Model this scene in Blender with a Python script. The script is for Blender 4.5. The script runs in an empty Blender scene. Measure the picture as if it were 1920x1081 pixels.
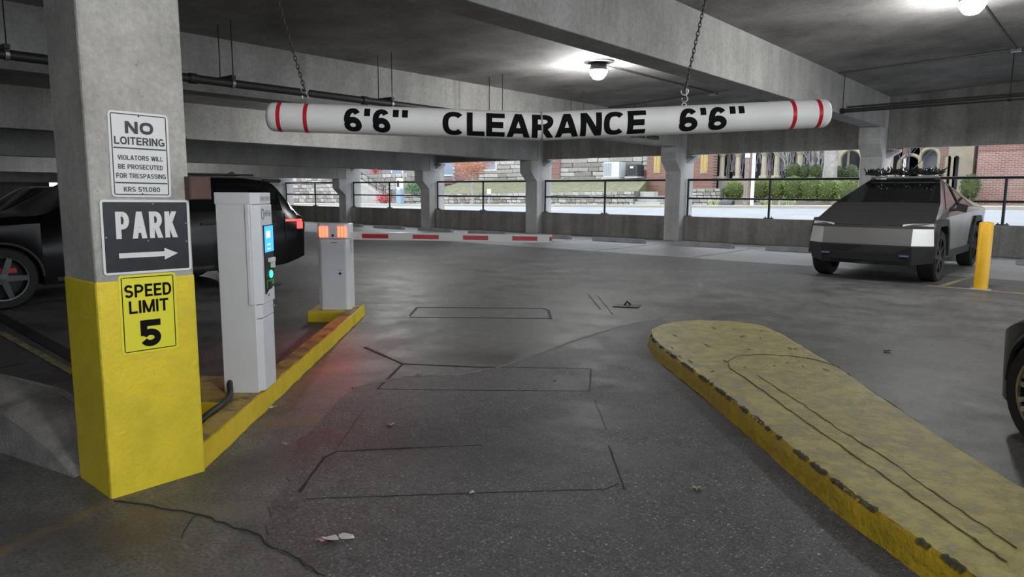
import bpy, bmesh, math, random
from mathutils import Vector, Matrix
random.seed(7)
R = random.Random(11)
sc = bpy.context.scene
COL = sc.collection

# ------------------------------------------------------------------ camera
FPX, PITCH, ROLL, YAW, EYE = 1319.34, 0.13518, 0.00585, 0.70084, 1.4738
_f0 = Vector((-math.sin(YAW), math.cos(YAW), 0)); _r0 = Vector((math.cos(YAW), math.sin(YAW), 0)); _u0 = Vector((0, 0, 1))
FW = _f0*math.cos(PITCH) - _u0*math.sin(PITCH)
_up = _u0*math.cos(PITCH) + _f0*math.sin(PITCH)
RT = _r0*math.cos(ROLL) + _up*math.sin(ROLL)
UP = _up*math.cos(ROLL) - _r0*math.sin(ROLL)
cd = bpy.data.cameras.new('camera'); cam = bpy.data.objects.new('camera', cd); COL.objects.link(cam)
cd.sensor_fit = 'HORIZONTAL'; cd.sensor_width = 36; cd.lens = FPX/1920*36; cd.clip_start = .05; cd.clip_end = 400
m3 = Matrix((RT, UP, -FW)).transposed()
cam.matrix_world = Matrix.Translation((0, 0, EYE)) @ m3.to_4x4()
sc.camera = cam

# ------------------------------------------------------------------ daylight and exposure
w = bpy.data.worlds.new('overcast_sky'); sc.world = w; w.use_nodes = True
bg = w.node_tree.nodes['Background']; bg.inputs[0].default_value = (.86, .93, 1, 1); bg.inputs[1].default_value = 1.75
vs = sc.view_settings; vs.view_transform = 'Standard'; vs.look = 'None'; vs.gamma = 1; vs.use_curve_mapping = False
vs.exposure = 0.78
LAMP_STRENGTH = 60.0
LAMP_WATT = 105.0

# ------------------------------------------------------------------ survey helpers: image point -> place on a known plane
def _ray(px, py): return FW + RT*((px-960)/FPX) - UP*((py-540.5)/FPX)
def G(px, py, z=0.0):
    d = _ray(px, py); return Vector((0, 0, EYE)) + d*((z-EYE)/d.z)
def GV(px, py, V):
    d = _ray(px, py); return Vector((0, 0, EYE)) + d*(V/d.y)
def GU(px, py, U):
    d = _ray(px, py); return Vector((0, 0, EYE)) + d*(U/d.x)

# ------------------------------------------------------------------ materials
MATS = {}
def nt(name):
    m = bpy.data.materials.new(name); m.use_nodes = True; t = m.node_tree
    return m, t, t.nodes['Principled BSDF']
def plain(name, c, rough=.5, metal=0, emit=None, es=0, coat=0, spec=.5, var=0, vscale=8, bump=0):
    if name in MATS: return MATS[name]
    m, t, b = nt(name)
    b.inputs['Base Color'].default_value = (*c, 1); b.inputs['Roughness'].default_value = rough
    b.inputs['Metallic'].default_value = metal; b.inputs['Coat Weight'].default_value = coat
    b.inputs['Specular IOR Level'].default_value = spec
    if emit: b.inputs['Emission Color'].default_value = (*emit, 1); b.inputs['Emission Strength'].default_value = es
    if var or bump:
        tc = t.nodes.new('ShaderNodeTexCoord'); n = t.nodes.new('ShaderNodeTexNoise')
        n.inputs['Scale'].default_value = vscale; n.inputs['Detail'].default_value = 6
        t.links.new(tc.outputs['Object'], n.inputs['Vector'])
        if var:
            r = t.nodes.new('ShaderNodeValToRGB')
            r.color_ramp.elements[0].position = .3; r.color_ramp.elements[1].position = .7
            r.color_ramp.elements[0].color = (*[x*(1-var) for x in c], 1); r.color_ramp.elements[1].color = (*[min(1, x*(1+var)) for x in c], 1)
            t.links.new(n.outputs['Fac'], r.inputs['Fac']); t.links.new(r.outputs['Color'], b.inputs['Base Color'])
        if bump:
            bp = t.nodes.new('ShaderNodeBump'); bp.inputs['Strength'].default_value = bump; bp.inputs['Distance'].default_value = .02
            t.links.new(n.outputs['Fac'], bp.inputs['Height']); t.links.new(bp.outputs['Normal'], b.inputs['Normal'])
    MATS[name] = m; return m
def _noise(t, tc, scale, detail=6, rough=.55, mp=None, dist=0):
    n = t.nodes.new('ShaderNodeTexNoise'); n.inputs['Scale'].default_value = scale; n.inputs['Detail'].default_value = detail
    n.inputs['Roughness'].default_value = rough; n.inputs['Distortion'].default_value = dist
    if mp:
        m = t.nodes.new('ShaderNodeMapping'); m.inputs['Scale'].default_value = mp
        t.links.new(tc.outputs['Object'], m.inputs['Vector']); t.links.new(m.outputs['Vector'], n.inputs['Vector'])
    else: t.links.new(tc.outputs['Object'], n.inputs['Vector'])
    return n
def _ramp(t, src, p0, c0, p1, c1):
    r = t.nodes.new('ShaderNodeValToRGB'); e = r.color_ramp.elements
    e[0].position = p0; e[1].position = p1; e[0].color = (*c0, 1) if len(c0) == 3 else c0; e[1].color = (*c1, 1) if len(c1) == 3 else c1
    t.links.new(src, r.inputs['Fac']); return r
def _mix(t, blend, fac, a, b):
    x = t.nodes.new('ShaderNodeMix'); x.data_type = 'RGBA'; x.blend_type = blend
    if isinstance(fac, (int, float)): x.inputs[0].default_value = fac
    else: t.links.new(fac, x.inputs[0])
    for s, i in ((a, 6), (b, 7)):
        if isinstance(s, tuple): x.inputs[i].default_value = (*s, 1)
        else: t.links.new(s, x.inputs[i])
    return x.outputs[2]
def concrete(name, c, contrast=.25, scale=1.3, streak=0, bump=.15, rough=.85, pits=.5, sharp=.0):
    if name in MATS: return MATS[name]
    m, t, b = nt(name); tc = t.nodes.new('ShaderNodeTexCoord')
    big = _noise(t, tc, scale, 7, .6); fine = _noise(t, tc, scale*22, 4, .6)
    lo = tuple(x*(1-contrast) for x in c); hi = tuple(min(1, x*(1+contrast)) for x in c)
    col = _ramp(t, big.outputs['Fac'], .32, lo, .68, hi).outputs['Color']
    f = _ramp(t, fine.outputs['Fac'], .3, (.78,)*3, .7, (1.12,)*3).outputs['Color']
    col = _mix(t, 'MULTIPLY', .8, col, f)
    if streak:
        s = _noise(t, tc, 1, 6, .65, (2.6, 2.6, .22))
        col = _mix(t, 'MULTIPLY', streak, col, _ramp(t, s.outputs['Fac'], .38, (.45, .42, .4), .62, (1.15,)*3).outputs['Color'])
    if pits:
        v = t.nodes.new('ShaderNodeTexVoronoi'); v.inputs['Scale'].default_value = 14; t.links.new(tc.outputs['Object'], v.inputs['Vector'])
        col = _mix(t, 'MULTIPLY', pits, col, _ramp(t, v.outputs['Distance'], .035, (.45,)*3, .075, (1,)*3).outputs['Color'])
    t.links.new(col, b.inputs['Base Color']); b.inputs['Roughness'].default_value = rough
    bp = t.nodes.new('ShaderNodeBump'); bp.inputs['Strength'].default_value = bump; bp.inputs['Distance'].default_value = .02
    t.links.new(fine.outputs['Fac'], bp.inputs['Height']); t.links.new(bp.outputs['Normal'], b.inputs['Normal'])
    MATS[name] = m; return m
def floor_mat(name, c, specks, rough, blotch=.35, stains=None):
    m, t, b = nt(name); tc = t.nodes.new('ShaderNodeTexCoord')
    big = _noise(t, tc, .35, 8, .62, dist=.6); mid = _noise(t, tc, 2.2, 8, .65); fine = _noise(t, tc, 60, 4, .6)
    col = _ramp(t, big.outputs['Fac'], .34, tuple(x*(1-blotch) for x in c), .66, tuple(x*(1+blotch*.7) for x in c)).outputs['Color']
    col = _mix(t, 'MULTIPLY', .8, col, _ramp(t, mid.outputs['Fac'], .30, (.50, .49, .49), .64, (1.2, 1.2, 1.2)).outputs['Color'])
    col = _mix(t, 'MULTIPLY', .9, col, _ramp(t, fine.outputs['Fac'], .32, (.45,)*3, .68, (1.45,)*3).outputs['Color'])
    m2 = _noise(t, tc, 9, 7, .7); col = _mix(t, 'MULTIPLY', .7, col, _ramp(t, m2.outputs['Fac'], .33, (.55,)*3, .66, (1.3,)*3).outputs['Color'])
    rust = _noise(t, tc, .9, 6, .6, (1, 1.7, 1)); col = _mix(t, 'MULTIPLY', .8, col, _ramp(t, rust.outputs['Fac'], .58, (1, 1, 1), .76, (1.12, .95, .82)).outputs['Color'])
    if specks:
        wob_ = _noise(t, tc, 55, 3, .6); va = t.nodes.new('ShaderNodeVectorMath'); va.operation = 'MULTIPLY_ADD'; va.inputs[1].default_value = (.022, .022, .022)
        t.links.new(wob_.outputs['Color'], va.inputs[0]); t.links.new(tc.outputs['Object'], va.inputs[2])
        patch = _ramp(t, mid.outputs['Fac'], .36, (.25,)*3, .58, (1,)*3).outputs['Color']
        for scl, r0, r1, p0, tone in ((60, .20, .30, .52, (.42, .41, .40)), (120, .24, .36, .45, (.30, .295, .29)), (36, .16, .24, .74, (.50, .48, .46))):
            v = t.nodes.new('ShaderNodeTexVoronoi'); v.inputs['Scale'].default_value = scl; t.links.new(va.outputs[0], v.inputs['Vector'])
            near = _ramp(t, v.outputs['Distance'], r0, (1,)*3, r1, (0,)*3).outputs['Color']
            sx = t.nodes.new('ShaderNodeSeparateColor'); t.links.new(v.outputs['Color'], sx.inputs[0])
            pick = _ramp(t, sx.outputs[0], p0, (0,)*3, min(1, p0+.35), (1,)*3).outputs['Color']
            fac = _mix(t, 'MULTIPLY', 1, _mix(t, 'MULTIPLY', 1, near, pick), patch)
            s2 = t.nodes.new('ShaderNodeMath'); s2.operation = 'MULTIPLY'; s2.inputs[1].default_value = specks; t.links.new(fac, s2.inputs[0])
            col = _mix(t, 'MIX', s2.outputs[0], col, tone)
    for (sx_, sy_, ang_, rx_, ry_, tone, amt) in (stains or []):
        mp = t.nodes.new('ShaderNodeMapping'); mp.vector_type = 'TEXTURE'; mp.inputs['Location'].default_value = (sx_, sy_, 0); mp.inputs['Rotation'].default_value = (0, 0, ang_); mp.inputs['Scale'].default_value = (rx_, ry_, 1)
        wv = _noise(t, tc, 3.5, 6, .65); va2 = t.nodes.new('ShaderNodeVectorMath'); va2.operation = 'MULTIPLY_ADD'; va2.inputs[1].default_value = (.16, .16, 0); t.links.new(wv.outputs['Color'], va2.inputs[0]); t.links.new(tc.outputs['Object'], va2.inputs[2])
        t.links.new(va2.outputs[0], mp.inputs['Vector']); ln = t.nodes.new('ShaderNodeVectorMath'); ln.operation = 'LENGTH'; t.links.new(mp.outputs['Vector'], ln.inputs[0])
        f_ = _ramp(t, ln.outputs['Value'], .35, (1,)*3, 1.0, (0,)*3).outputs['Color']; f_ = _mix(t, 'MULTIPLY', 1, f_, _ramp(t, mid.outputs['Fac'], .35, (.2,)*3, .62, (1,)*3).outputs['Color'])
        s3 = t.nodes.new('ShaderNodeMath'); s3.operation = 'MULTIPLY'; s3.inputs[1].default_value = amt; t.links.new(f_, s3.inputs[0]); col = _mix(t, 'MIX', s3.outputs[0], col, tone)
    t.links.new(col, b.inputs['Base Color'])
    rr = _ramp(t, mid.outputs['Fac'], .3, (rough-.12,)*3, .7, (rough+.1,)*3).outputs['Color']; t.links.new(rr, b.inputs['Roughness'])
    bp = t.nodes.new('ShaderNodeBump'); bp.inputs['Strength'].default_value = .25; bp.inputs['Distance'].default_value = .01
    t.links.new(fine.outputs['Fac'], bp.inputs['Height']); t.links.new(bp.outputs['Normal'], b.inputs['Normal'])
    MATS[name] = m; return m
def worn_paint(name, c, under, wear=.5, scale=5, rough=.5, grime=.0, bump=.25):
    m, t, b = nt(name); tc = t.nodes.new('ShaderNodeTexCoord')
    n = _noise(t, tc, scale, 9, .68); n2 = _noise(t, tc, scale*.3, 6, .6); n3 = _noise(t, tc, 30, 5, .6)
    base = _ramp(t, n2.outputs['Fac'], .3, tuple(x*.84 for x in c), .7, tuple(min(1, x*1.08) for x in c)).outputs['Color']
    if grime: base = _mix(t, 'MULTIPLY', grime, base, _ramp(t, n.outputs['Fac'], .38, (.5, .48, .42), .58, (1,)*3).outputs['Color'])
    fac = _ramp(t, n.outputs['Fac'], wear-.04, (1,)*3, wear+.03, (0,)*3).outputs['Color']
    t.links.new(_mix(t, 'MIX', fac, base, under), b.inputs['Base Color']); b.inputs['Roughness'].default_value = rough
    bp = t.nodes.new('ShaderNodeBump'); bp.inputs['Strength'].default_value = bump; bp.inputs['Distance'].default_value = .02
    t.links.new(n3.outputs['Fac'], bp.inputs['Height']); t.links.new(bp.outputs['Normal'], b.inputs['Normal'])
    MATS[name] = m; return m
def brick_mat(name, c1, c2, mortar, sx, axis='XZ'):
    m, t, b = nt(name); tc = t.nodes.new('ShaderNodeTexCoord'); mp = t.nodes.new('ShaderNodeMapping')
    mp.inputs['Rotation'].default_value = (math.pi/2, 0, 0) if axis == 'XZ' else (math.pi/2, 0, math.pi/2)
    t.links.new(tc.outputs['Object'], mp.inputs['Vector'])
    k = t.nodes.new('ShaderNodeTexBrick'); k.inputs['Scale'].default_value = sx
    k.inputs['Color1'].default_value = (*c1, 1); k.inputs['Color2'].default_value = (*c2, 1); k.inputs['Mortar'].default_value = (*mortar, 1)
    k.inputs['Mortar Size'].default_value = .016; k.inputs['Brick Width'].default_value = .5; k.inputs['Row Height'].default_value = .16
    t.links.new(mp.outputs['Vector'], k.inputs['Vector']); t.links.new(k.outputs['Color'], b.inputs['Base Color']); b.inputs['Roughness'].default_value = .9
    MATS[name] = m; return m

def _st(px, py, ang, rx, ry, tone, amt): g = G(px, py); return (g.x+.08, g.y+.08, ang, rx, ry, tone, amt)
_ga, _gb = G(0, 1055), G(200, 965); _an = math.atan2(_gb.y-_ga.y, _gb.x-_ga.x); _c1 = (_ga+_gb)/2
STAINS = [(_c1.x, _c1.y, _an, 1.0, .05, (.26, .17, .06), .75), _st(235, 1000, .6, .30, .17, (.10, .055, .04), .8), _st(275, 962, .6, .16, .06, (.17, .09, .03), .8), _st(410, 955, .6, .35, .12, (.17, .155, .13), .7),
          _st(500, 870, .9, .30, .30, (.045, .045, .048), .8), _st(545, 790, .9, .32, .10, (.22, .15, .06), .7), _st(610, 690, .9, .5, .08, (.22, .16, .07), .6), _st(720, 600, .9, .5, .12, (.22, .17, .08), .5),
          _st(850, 655, .3, .5, .35, (.055, .054, .054), .6), _st(900, 500, .3, 1.6, .8, (.09, .088, .085), .5), _st(1250, 560, .3, 1.2, .5, (.20, .20, .20), .4), _st(60, 1000, .5, .5, .2, (.07, .07, .075), .6)]
M_deck = floor_mat('deck_concrete', (.135, .134, .133), 0, .56, .35, STAINS)
M_bay = floor_mat('bay_concrete_daylight_tint', (.30, .30, .30), 0, .46, .22)  # paler bay concrete, tone raised further to carry daylight glow from the openings
M_apron = floor_mat('aggregate_concrete', (.092, .092, .097), .9, .62, .35, [_st(870, 850, .5, .9, .5, (.05, .05, .055), .5), _st(1010, 790, .4, .5, .3, (.055, .055, .06), .5)])
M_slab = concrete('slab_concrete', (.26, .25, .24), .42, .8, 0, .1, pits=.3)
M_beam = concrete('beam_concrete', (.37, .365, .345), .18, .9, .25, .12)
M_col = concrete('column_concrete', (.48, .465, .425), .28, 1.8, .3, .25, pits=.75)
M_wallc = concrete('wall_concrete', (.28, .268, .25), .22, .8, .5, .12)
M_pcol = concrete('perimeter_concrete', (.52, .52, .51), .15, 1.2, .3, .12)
M_stop = concrete('wheel_stop_concrete', (.33, .33, .34), .2, 3, 0, .2)
M_curbw = concrete('old_curb_concrete', (.27, .26, .25), .45, 2.5, .5, .5)
M_yel = worn_paint('yellow_column_paint', (.88, .69, .04), (.50, .42, .16), .20, 9, .42, .10, .35)
M_yelc = worn_paint('yellow_curb_paint', (.82, .60, .025), (.24, .19, .10), .31, 7, .5, .2)
M_yelworn = worn_paint('worn_yellow_top', (.52, .36, .10), (.20, .15, .10), .45, 6, .7, .7)
M_isle = worn_paint('faded_yellow_island', (.50, .44, .14), (.33, .31, .23), .40, 9, .40, .8, .9)
M_bol = worn_paint('bollard_yellow', (.80, .45, .015), (.14, .09, .05), .27, 6, .4, .1)
M_white = plain('white_powder_coat', (.78, .80, .83), .38, var=.02)
M_whited = plain('white_enamel', (.80, .80, .76), .4)
M_bar = plain('white_plastic_tube', (.88, .87, .84), .45, var=.05, vscale=4)
M_black = plain('black_print', (.006, .006, .007), .8, spec=.15)
M_sblk = plain('black_sign_face', (.022, .024, .028), .38, var=.25, vscale=20)
M_red = plain('red_tape', (.55, .015, .03), .35)
M_sw = plain('sign_white', (.80, .80, .79), .5)
M_sy = plain('sign_yellow', (.88, .80, .05), .38)
M_dk = plain('dark_steel', (.02, .02, .022), .5, .3)
M_galv = plain('galvanised_steel', (.40, .40, .39), .45, .8)
M_chain = plain('rusty_chain', (.10, .085, .07), .55, .6)
M_pipe = plain('dark_pipe', (.035, .034, .033), .5, .2)
M_cut = plain('saw_cut_sealant', (.012, .012, .013), .75)
M_cut2 = plain('hairline_cut', (.035, .034, .034), .8)
M_chip = plain('chipped_dirt', (.085, .072, .045), .9, var=.5, vscale=30)
M_line = worn_paint('faded_white_line', (.40, .40, .40), (.22, .215, .21), .5, 10, .7)
M_tire = plain('tire_rubber', (.012, .012, .012), .75, var=.2, vscale=30)
M_cpaint = plain('black_car_paint', (.003, .003, .004), .22, 0, spec=.25)
M_glassd = plain('dark_glass', (.006, .007, .008), .06, 0)
M_plas = plain('black_plastic', (.013, .013, .014), .6)
M_steel = plain('brushed_stainless', (.50, .495, .48), .34, .9, var=.05, vscale=3)
M_wrap = plain('dark_steel_hood', (.20, .20, .20), .38, .9)
M_rimb = plain('dark_rim', (.03, .03, .032), .35, .7)
M_rims = plain('silver_rim', (.42, .40, .38), .35, .9)
M_brown = plain('red_brown_box', (.09, .045, .035), .55, var=.25, vscale=15)
M_cover = plain('lamp_housing', (.06, .06, .06), .5, .3)

# ------------------------------------------------------------------ mesh helpers
class MB:
    def __init__(s): s.v = []; s.f = []
    def add(s, vs, fs, M=None):
        o = len(s.v)
        for p in vs:
            p = Vector(p); s.v.append(tuple(M @ p) if M else tuple(p))
        for f in fs: s.f.append(tuple(i+o for i in f))
        return s
    def box(s, x0, x1, y0, y1, z0, z1, M=None):
        return s.add([(x0,y0,z0),(x1,y0,z0),(x1,y1,z0),(x0,y1,z0),(x0,y0,z1),(x1,y0,z1),(x1,y1,z1),(x0,y1,z1)],
                     [(0,3,2,1),(4,5,6,7),(0,1,5,4),(1,2,6,5),(2,3,7,6),(3,0,4,7)], M)
    def hexa(s, p): return s.add(p, [(0,3,2,1),(4,5,6,7),(0,1,5,4),(1,2,6,5),(2,3,7,6),(3,0,4,7)])
    def extr(s, poly, vec, M=None):
        n = len(poly); vec = Vector(vec); a = [Vector(p) for p in poly]
        return s.add(a + [p+vec for p in a], [tuple(range(n))[::-1], tuple(range(n, 2*n))] + [(i, (i+1) % n, n+(i+1) % n, n+i) for i in range(n)], M)
    def prism(s, poly, z0, z1, M=None): return s.extr([(p[0], p[1], z0) for p in poly], (0, 0, z1-z0), M)
    def quad(s, *p): return s.add(p, [tuple(range(len(p)))])
    def tube(s, pts, r, seg=8, cap=True, closed=False, M=None):
        pts = [Vector(p) for p in pts]; n = len(pts); rs = r if isinstance(r, (list, tuple)) else [r]*n
        vs = []; ref = None
        for i, p in enumerate(pts):
            if closed: d = pts[(i+1) % n] - pts[i-1]
            else: d = pts[min(i+1, n-1)] - pts[max(i-1, 0)]
            d.normalize()
            if ref is None: ref = d.orthogonal().normalized()
            ref = (ref - d*ref.dot(d)); ref = ref.normalized() if ref.length > 1e-6 else d.orthogonal().normalized()
            b = d.cross(ref)
            for k in range(seg):
                a = 2*math.pi*k/seg; vs.append(p + (ref*math.cos(a)+b*math.sin(a))*rs[i])
        fs = []
        for i in range(n if closed else n-1):
            j = (i+1) % n
            for k in range(seg): fs.append((i*seg+k, i*seg+(k+1) % seg, j*seg+(k+1) % seg, j*seg+k))
        if cap and not closed: fs += [tuple(range(seg))[::-1], tuple(range((n-1)*seg, n*seg))]
        return s.add(vs, fs, M)
    def lathe(s, prof, seg=24, M=None, caps=True):
        vs = []; fs = []; n = len(prof)
        for r, z in prof:
            for k in range(seg):
                a = 2*math.pi*k/seg; vs.append((r*math.cos(a), r*math.sin(a), z))
        for i in range(n-1):
            for k in range(seg): fs.append((i*seg+k, i*seg+(k+1) % seg, (i+1)*seg+(k+1) % seg, (i+1)*seg+k))
        if caps and prof[0][0] > 1e-5: fs.append(tuple(range(seg))[::-1])
        if caps and prof[-1][0] > 1e-5: fs.append(tuple(range((n-1)*seg, n*seg)))
        return s.add(vs, fs, M)
    def strip(s, pts, wid, z=.002):
        pts = [Vector((p[0], p[1], 0)) for p in pts]; n = len(pts); L = []; Rr = []
        for i, p in enumerate(pts):
            d = (pts[min(i+1, n-1)]-pts[max(i-1, 0)]).normalized(); q = Vector((-d.y, d.x, 0)); ww = wid[i] if isinstance(wid, list) else wid
            L.append(p+q*ww/2); Rr.append(p-q*ww/2)
        vs = [(*v.xy, 0) for v in L+Rr] + [(*v.xy, z) for v in L+Rr]; fs = []
        for i in range(n-1):
            fs += [(2*n+n+i, 2*n+n+i+1, 2*n+i+1, 2*n+i), (i, i+1, 2*n+i+1, 2*n+i), (n+i+1, n+i, 3*n+i, 3*n+i+1)]
        return s.add(vs, fs)
def mesh_of(name, mb, bevel=0, smooth=False, seg=2):
    me = bpy.data.meshes.new(name); me.from_pydata(mb.v, [], mb.f)
    bm = bmesh.new(); bm.from_mesh(me)
    bmesh.ops.remove_doubles(bm, verts=bm.verts, dist=1e-5)
    bmesh.ops.recalc_face_normals(bm, faces=bm.faces)
    if bevel:
        ed = [e for e in bm.edges if len(e.link_faces) == 2 and e.calc_face_angle(0) > .5]
        bmesh.ops.bevel(bm, geom=ed, offset=bevel, segments=seg, affect='EDGES', profile=.5)
    bm.to_mesh(me); bm.free()
    if smooth:
        me.shade_smooth()
        try: me.set_sharp_from_angle(angle=math.radians(40))
        except Exception: pass
    return me
def obj(name, mb, mat, parent=None, bevel=0, smooth=False, seg=2, loc=None, rotz=0):
    me = mb if isinstance(mb, bpy.types.Mesh) else mesh_of(name, mb, bevel, smooth, seg)
    if mat and not me.materials: me.materials.append(mat)
    o = bpy.data.objects.new(name, me); COL.objects.link(o)
    if parent: o.parent = parent
    if loc is not None: o.location = loc
    o.rotation_euler.z = rotz
    return o
def tag(o, label, cat, group=None, kind=None):
    o['label'] = label; o['category'] = cat
    if group: o['group'] = group
    if kind: o['kind'] = kind
    return o
def thing(name, label, cat, loc=(0, 0, 0), rotz=0, group=None):
    o = bpy.data.objects.new(name, None); COL.objects.link(o); o.location = loc; o.rotation_euler.z = rotz; o.empty_display_size = .1
    return tag(o, label, cat, group)
def struct(name, mb, mat, label, cat, bevel=0, parent=None, smooth=False):
    o = obj(name, mb, mat, parent, bevel, smooth)
    if not parent: tag(o, label, cat, None, 'structure')
    return o
def copy_tree(o, parent=None):
    c = o.copy(); COL.objects.link(c); c.parent = parent
    for ch in o.children: copy_tree(ch, c)
    return c
def _arc(cx, cy, rx, ry, a0, a1, n=20, p=2.0):
    out = []
    for i in range(n+1):
        a = math.radians(a0+(a1-a0)*i/n); c, q = math.cos(a), math.sin(a)
        out.append((cx+rx*math.copysign(abs(c)**(2/p), c), cy+ry*math.copysign(abs(q)**(2/p), q)))
    return out
GW = {'I': 0, 'M': 1.2, 'W': 1.35, 'L': .82, 'E': .86, 'F': .82, 'T': .9, "'": 0, '"': .42, '.': 0, ' ': .45, '1': .55, 'S': .95, 'O': 1.08, 'C': 1.04, 'G': 1.06, 'A': 1.1, 'N': 1.0, 'i': 0, 'n': .75, 'e': .8, 'l': 0}
def glyph(ch, W, t):
    """centre-line strokes of a sans letter in the box [0,W]x[0,1]"""
    h = t/2; L, Q, B, T, m = h, W-h, h, 1-h, .5; c = W/2; rx = W/2-h; ry = (1-t)/4
    st = lambda x: [(x, 0), (x, 1)]
    hb = lambda y, x0=0.0, x1=None: [(x0, y), (W if x1 is None else x1, y)]
    bowl = lambda y0, y1: [(L, y1), (W*.5, y1)] + _arc(W*.5, (y0+y1)/2, W*.5-h, (y1-y0)/2, 90, -90, 12) + [(L, y0)]
    D = {'I': [st(c)], 'l': [st(c)], 'L': [st(L), hb(B)], 'E': [st(L), hb(B), hb(T), hb(m, 0, W*.92)], 'F': [st(L), hb(T), hb(m-.02, 0, W*.9)], 'T': [st(c), hb(T)], 'H': [st(L), st(Q), hb(m)],
         'N': [st(L), st(Q), [(L-h*.1, 1.02), (Q+h*.1, -.02)]], 'M': [st(L), st(Q), [(L, 1.03), (c, -.03)], [(c, -.03), (Q, 1.03)]],
         'V': [[(L*.9, 1.03), (c, -.03)], [(c, -.03), (W-L*.9, 1.03)]], 'W': [[(L*.8, 1.03), (W*.29, -.03)], [(W*.29, -.03), (c, 1.0)], [(c, 1.0), (W*.71, -.03)], [(W*.71, -.03), (W-L*.8, 1.03)]],
         'A': [[(L*.9, -.03), (c, 1.03)], [(c, 1.03), (W-L*.9, -.03)], hb(.30, W*.24, W*.76)], 'K': [st(L), [(L, .34), (Q, 1.03)], [(W*.42, .58), (W-h*.8, -.03)]],
         'O': [_arc(c, m, rx, .5-h, 0, 360, 36, 2.4)], 'C': [_arc(c, m, rx, .5-h, 42, 318, 30, 2.3)], 'G': [_arc(c, m, rx, .5-h, 42, 335, 30, 2.3), hb(.44, c, W), [(Q, .05), (Q, .5)]],
         'U': [[(L, 1), (L, .4)] + _arc(c, .5-.08, rx, .42-h, 180, 360, 16) + [(Q, 1)]], 'D': [st(L), bowl(B, T)], 'P': [st(L), bowl(.44, T)], 'R': [st(L), bowl(.47, T), [(W*.5, .5), (W-h*.7, -.03)]],
         'B': [st(L), bowl(B, m), bowl(m, T)], 'S': [_arc(c, T-ry, rx, ry, 20, 270, 18) + _arc(c, B+ry, rx, ry, 90, -160, 18)[1:]],
         '6': [_arc(c, .31, rx, .31-h, 0, 360, 28), _arc(c, m, rx, .5-h, 190, 40, 18)], '5': [hb(T, W*.12), [(W*.15+h*.3, 1), (W*.06+h*.9, .42)], _arc(c, .33, rx, .33-h, 158, -155, 24)],
         '0': [_arc(c, m, rx, .5-h, 0, 360, 32, 2.3)], '8': [_arc(c, T-ry*.95, rx*.92, ry*.95, 0, 360, 24), _arc(c, B+ry, rx, ry, 0, 360, 24)], '1': [[(Q, 0), (Q, 1)], [(0, .74), (Q, .95)]],
         "'": [[(c, 1), (c, .66)]], '"': [[(L, 1), (L, .66)], [(Q, 1), (Q, .66)]], '.': [[(c, 0), (c, t*1.25)]],
         'i': [[(c, 0), (c, .72)], [(c, .84), (c, 1)]], 'n': [[(L, 0), (L, .72)], [(L, .4)] + _arc(c, .42, rx, .30-h, 180, 0, 12) + [(Q, 0)]], 'e': [_arc(c, .36, rx, .36-h, 0, 310, 24), [(0, .36), (W, .36)]]}
    return D.get(ch, [])
def text_mesh(s, wid, hei, t=.17, slices=0, wrap=None, gap=None):
    t = t if t > .06 else .13
    gap = t*.55 if gap is None else gap
    def width(ch, k):
        g = GW.get(ch, 1.0)
        if ch == ' ': return .45*k
        if ch in '\'.Iil': return t
        if ch == '"': return t*2.55
        return t+max(.0, k*g-t) if k*g > t else t*1.6
    lo, hi = .05, 6.0
    for _ in range(50):
        k = (lo+hi)/2; tot = sum(width(c, k) for c in s)+gap*(len(s)-1)
        if tot*hei > wid: hi = k
        else: lo = k
    mb = MB(); x = -wid/2/hei; ns = 0
    for ch in s:
        W = width(ch, k)
        for path in glyph(ch, W, t):
            P = [Vector((p[0], p[1], 0)) for p in path]; n = len(P); closed = n > 3 and (P[0]-P[-1]).length < 1e-4
            Lf, Rg = [], []; ns += 1
            for i in range(n):
                if closed: d = (P[(i+1) % (n-1)]-P[(i-1) % (n-1)] if 0 < i < n-1 else P[1]-P[-2])
                else: d = P[min(i+1, n-1)]-P[max(i-1, 0)]
                d.normalize(); q = Vector((-d.y, d.x, 0))*t/2; Lf.append(P[i]+q); Rg.append(P[i]-q)
            mb.add([(x+v.x, v.y-.5, (ns % 5)*.00016/hei) for v in Lf+Rg], [(i, i+1, n+i+1, n+i) for i in range(n-1)])
        x += W+gap
    me = bpy.data.meshes.new('lettering'); me.from_pydata(mb.v, [], mb.f)
    bm = bmesh.new(); bm.from_mesh(me)
    for sg in (1, -1): bmesh.ops.bisect_plane(bm, geom=bm.verts[:]+bm.edges[:]+bm.faces[:], plane_co=(0, .5*sg, 0), plane_no=(0, sg, 0), clear_outer=True)
    for f in bm.faces:
        f.normal_update()
        if f.normal.z < 0: f.normal_flip()
    for v in bm.verts: v.co *= hei
    for i in range(1, slices):
        bmesh.ops.bisect_plane(bm, geom=bm.verts[:]+bm.edges[:]+bm.faces[:], plane_co=(0, -hei/2+hei*i/slices, 0), plane_no=(0, 1, 0))
    bm.to_mesh(me); bm.free()
    if wrap:
        for v in me.vertices: v.co = wrap(v.co)
    return me
def frame(o, x, y):        # matrix with origin o, local x and y axes, z = normal
    x = Vector(x).normalized(); y = Vector(y).normalized(); z = x.cross(y)
    return Matrix.Translation(o) @ Matrix((x, y, z)).transposed().to_4x4()
def letters(parent, s, M, wid, hei, mat, bold=0.16, name='lettering'):
    me = text_mesh(s, wid, hei, bold); me.transform(M); me.materials.append(mat)
    o = bpy.data.objects.new(name, me); COL.objects.link(o); o.parent = parent; return o
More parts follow.
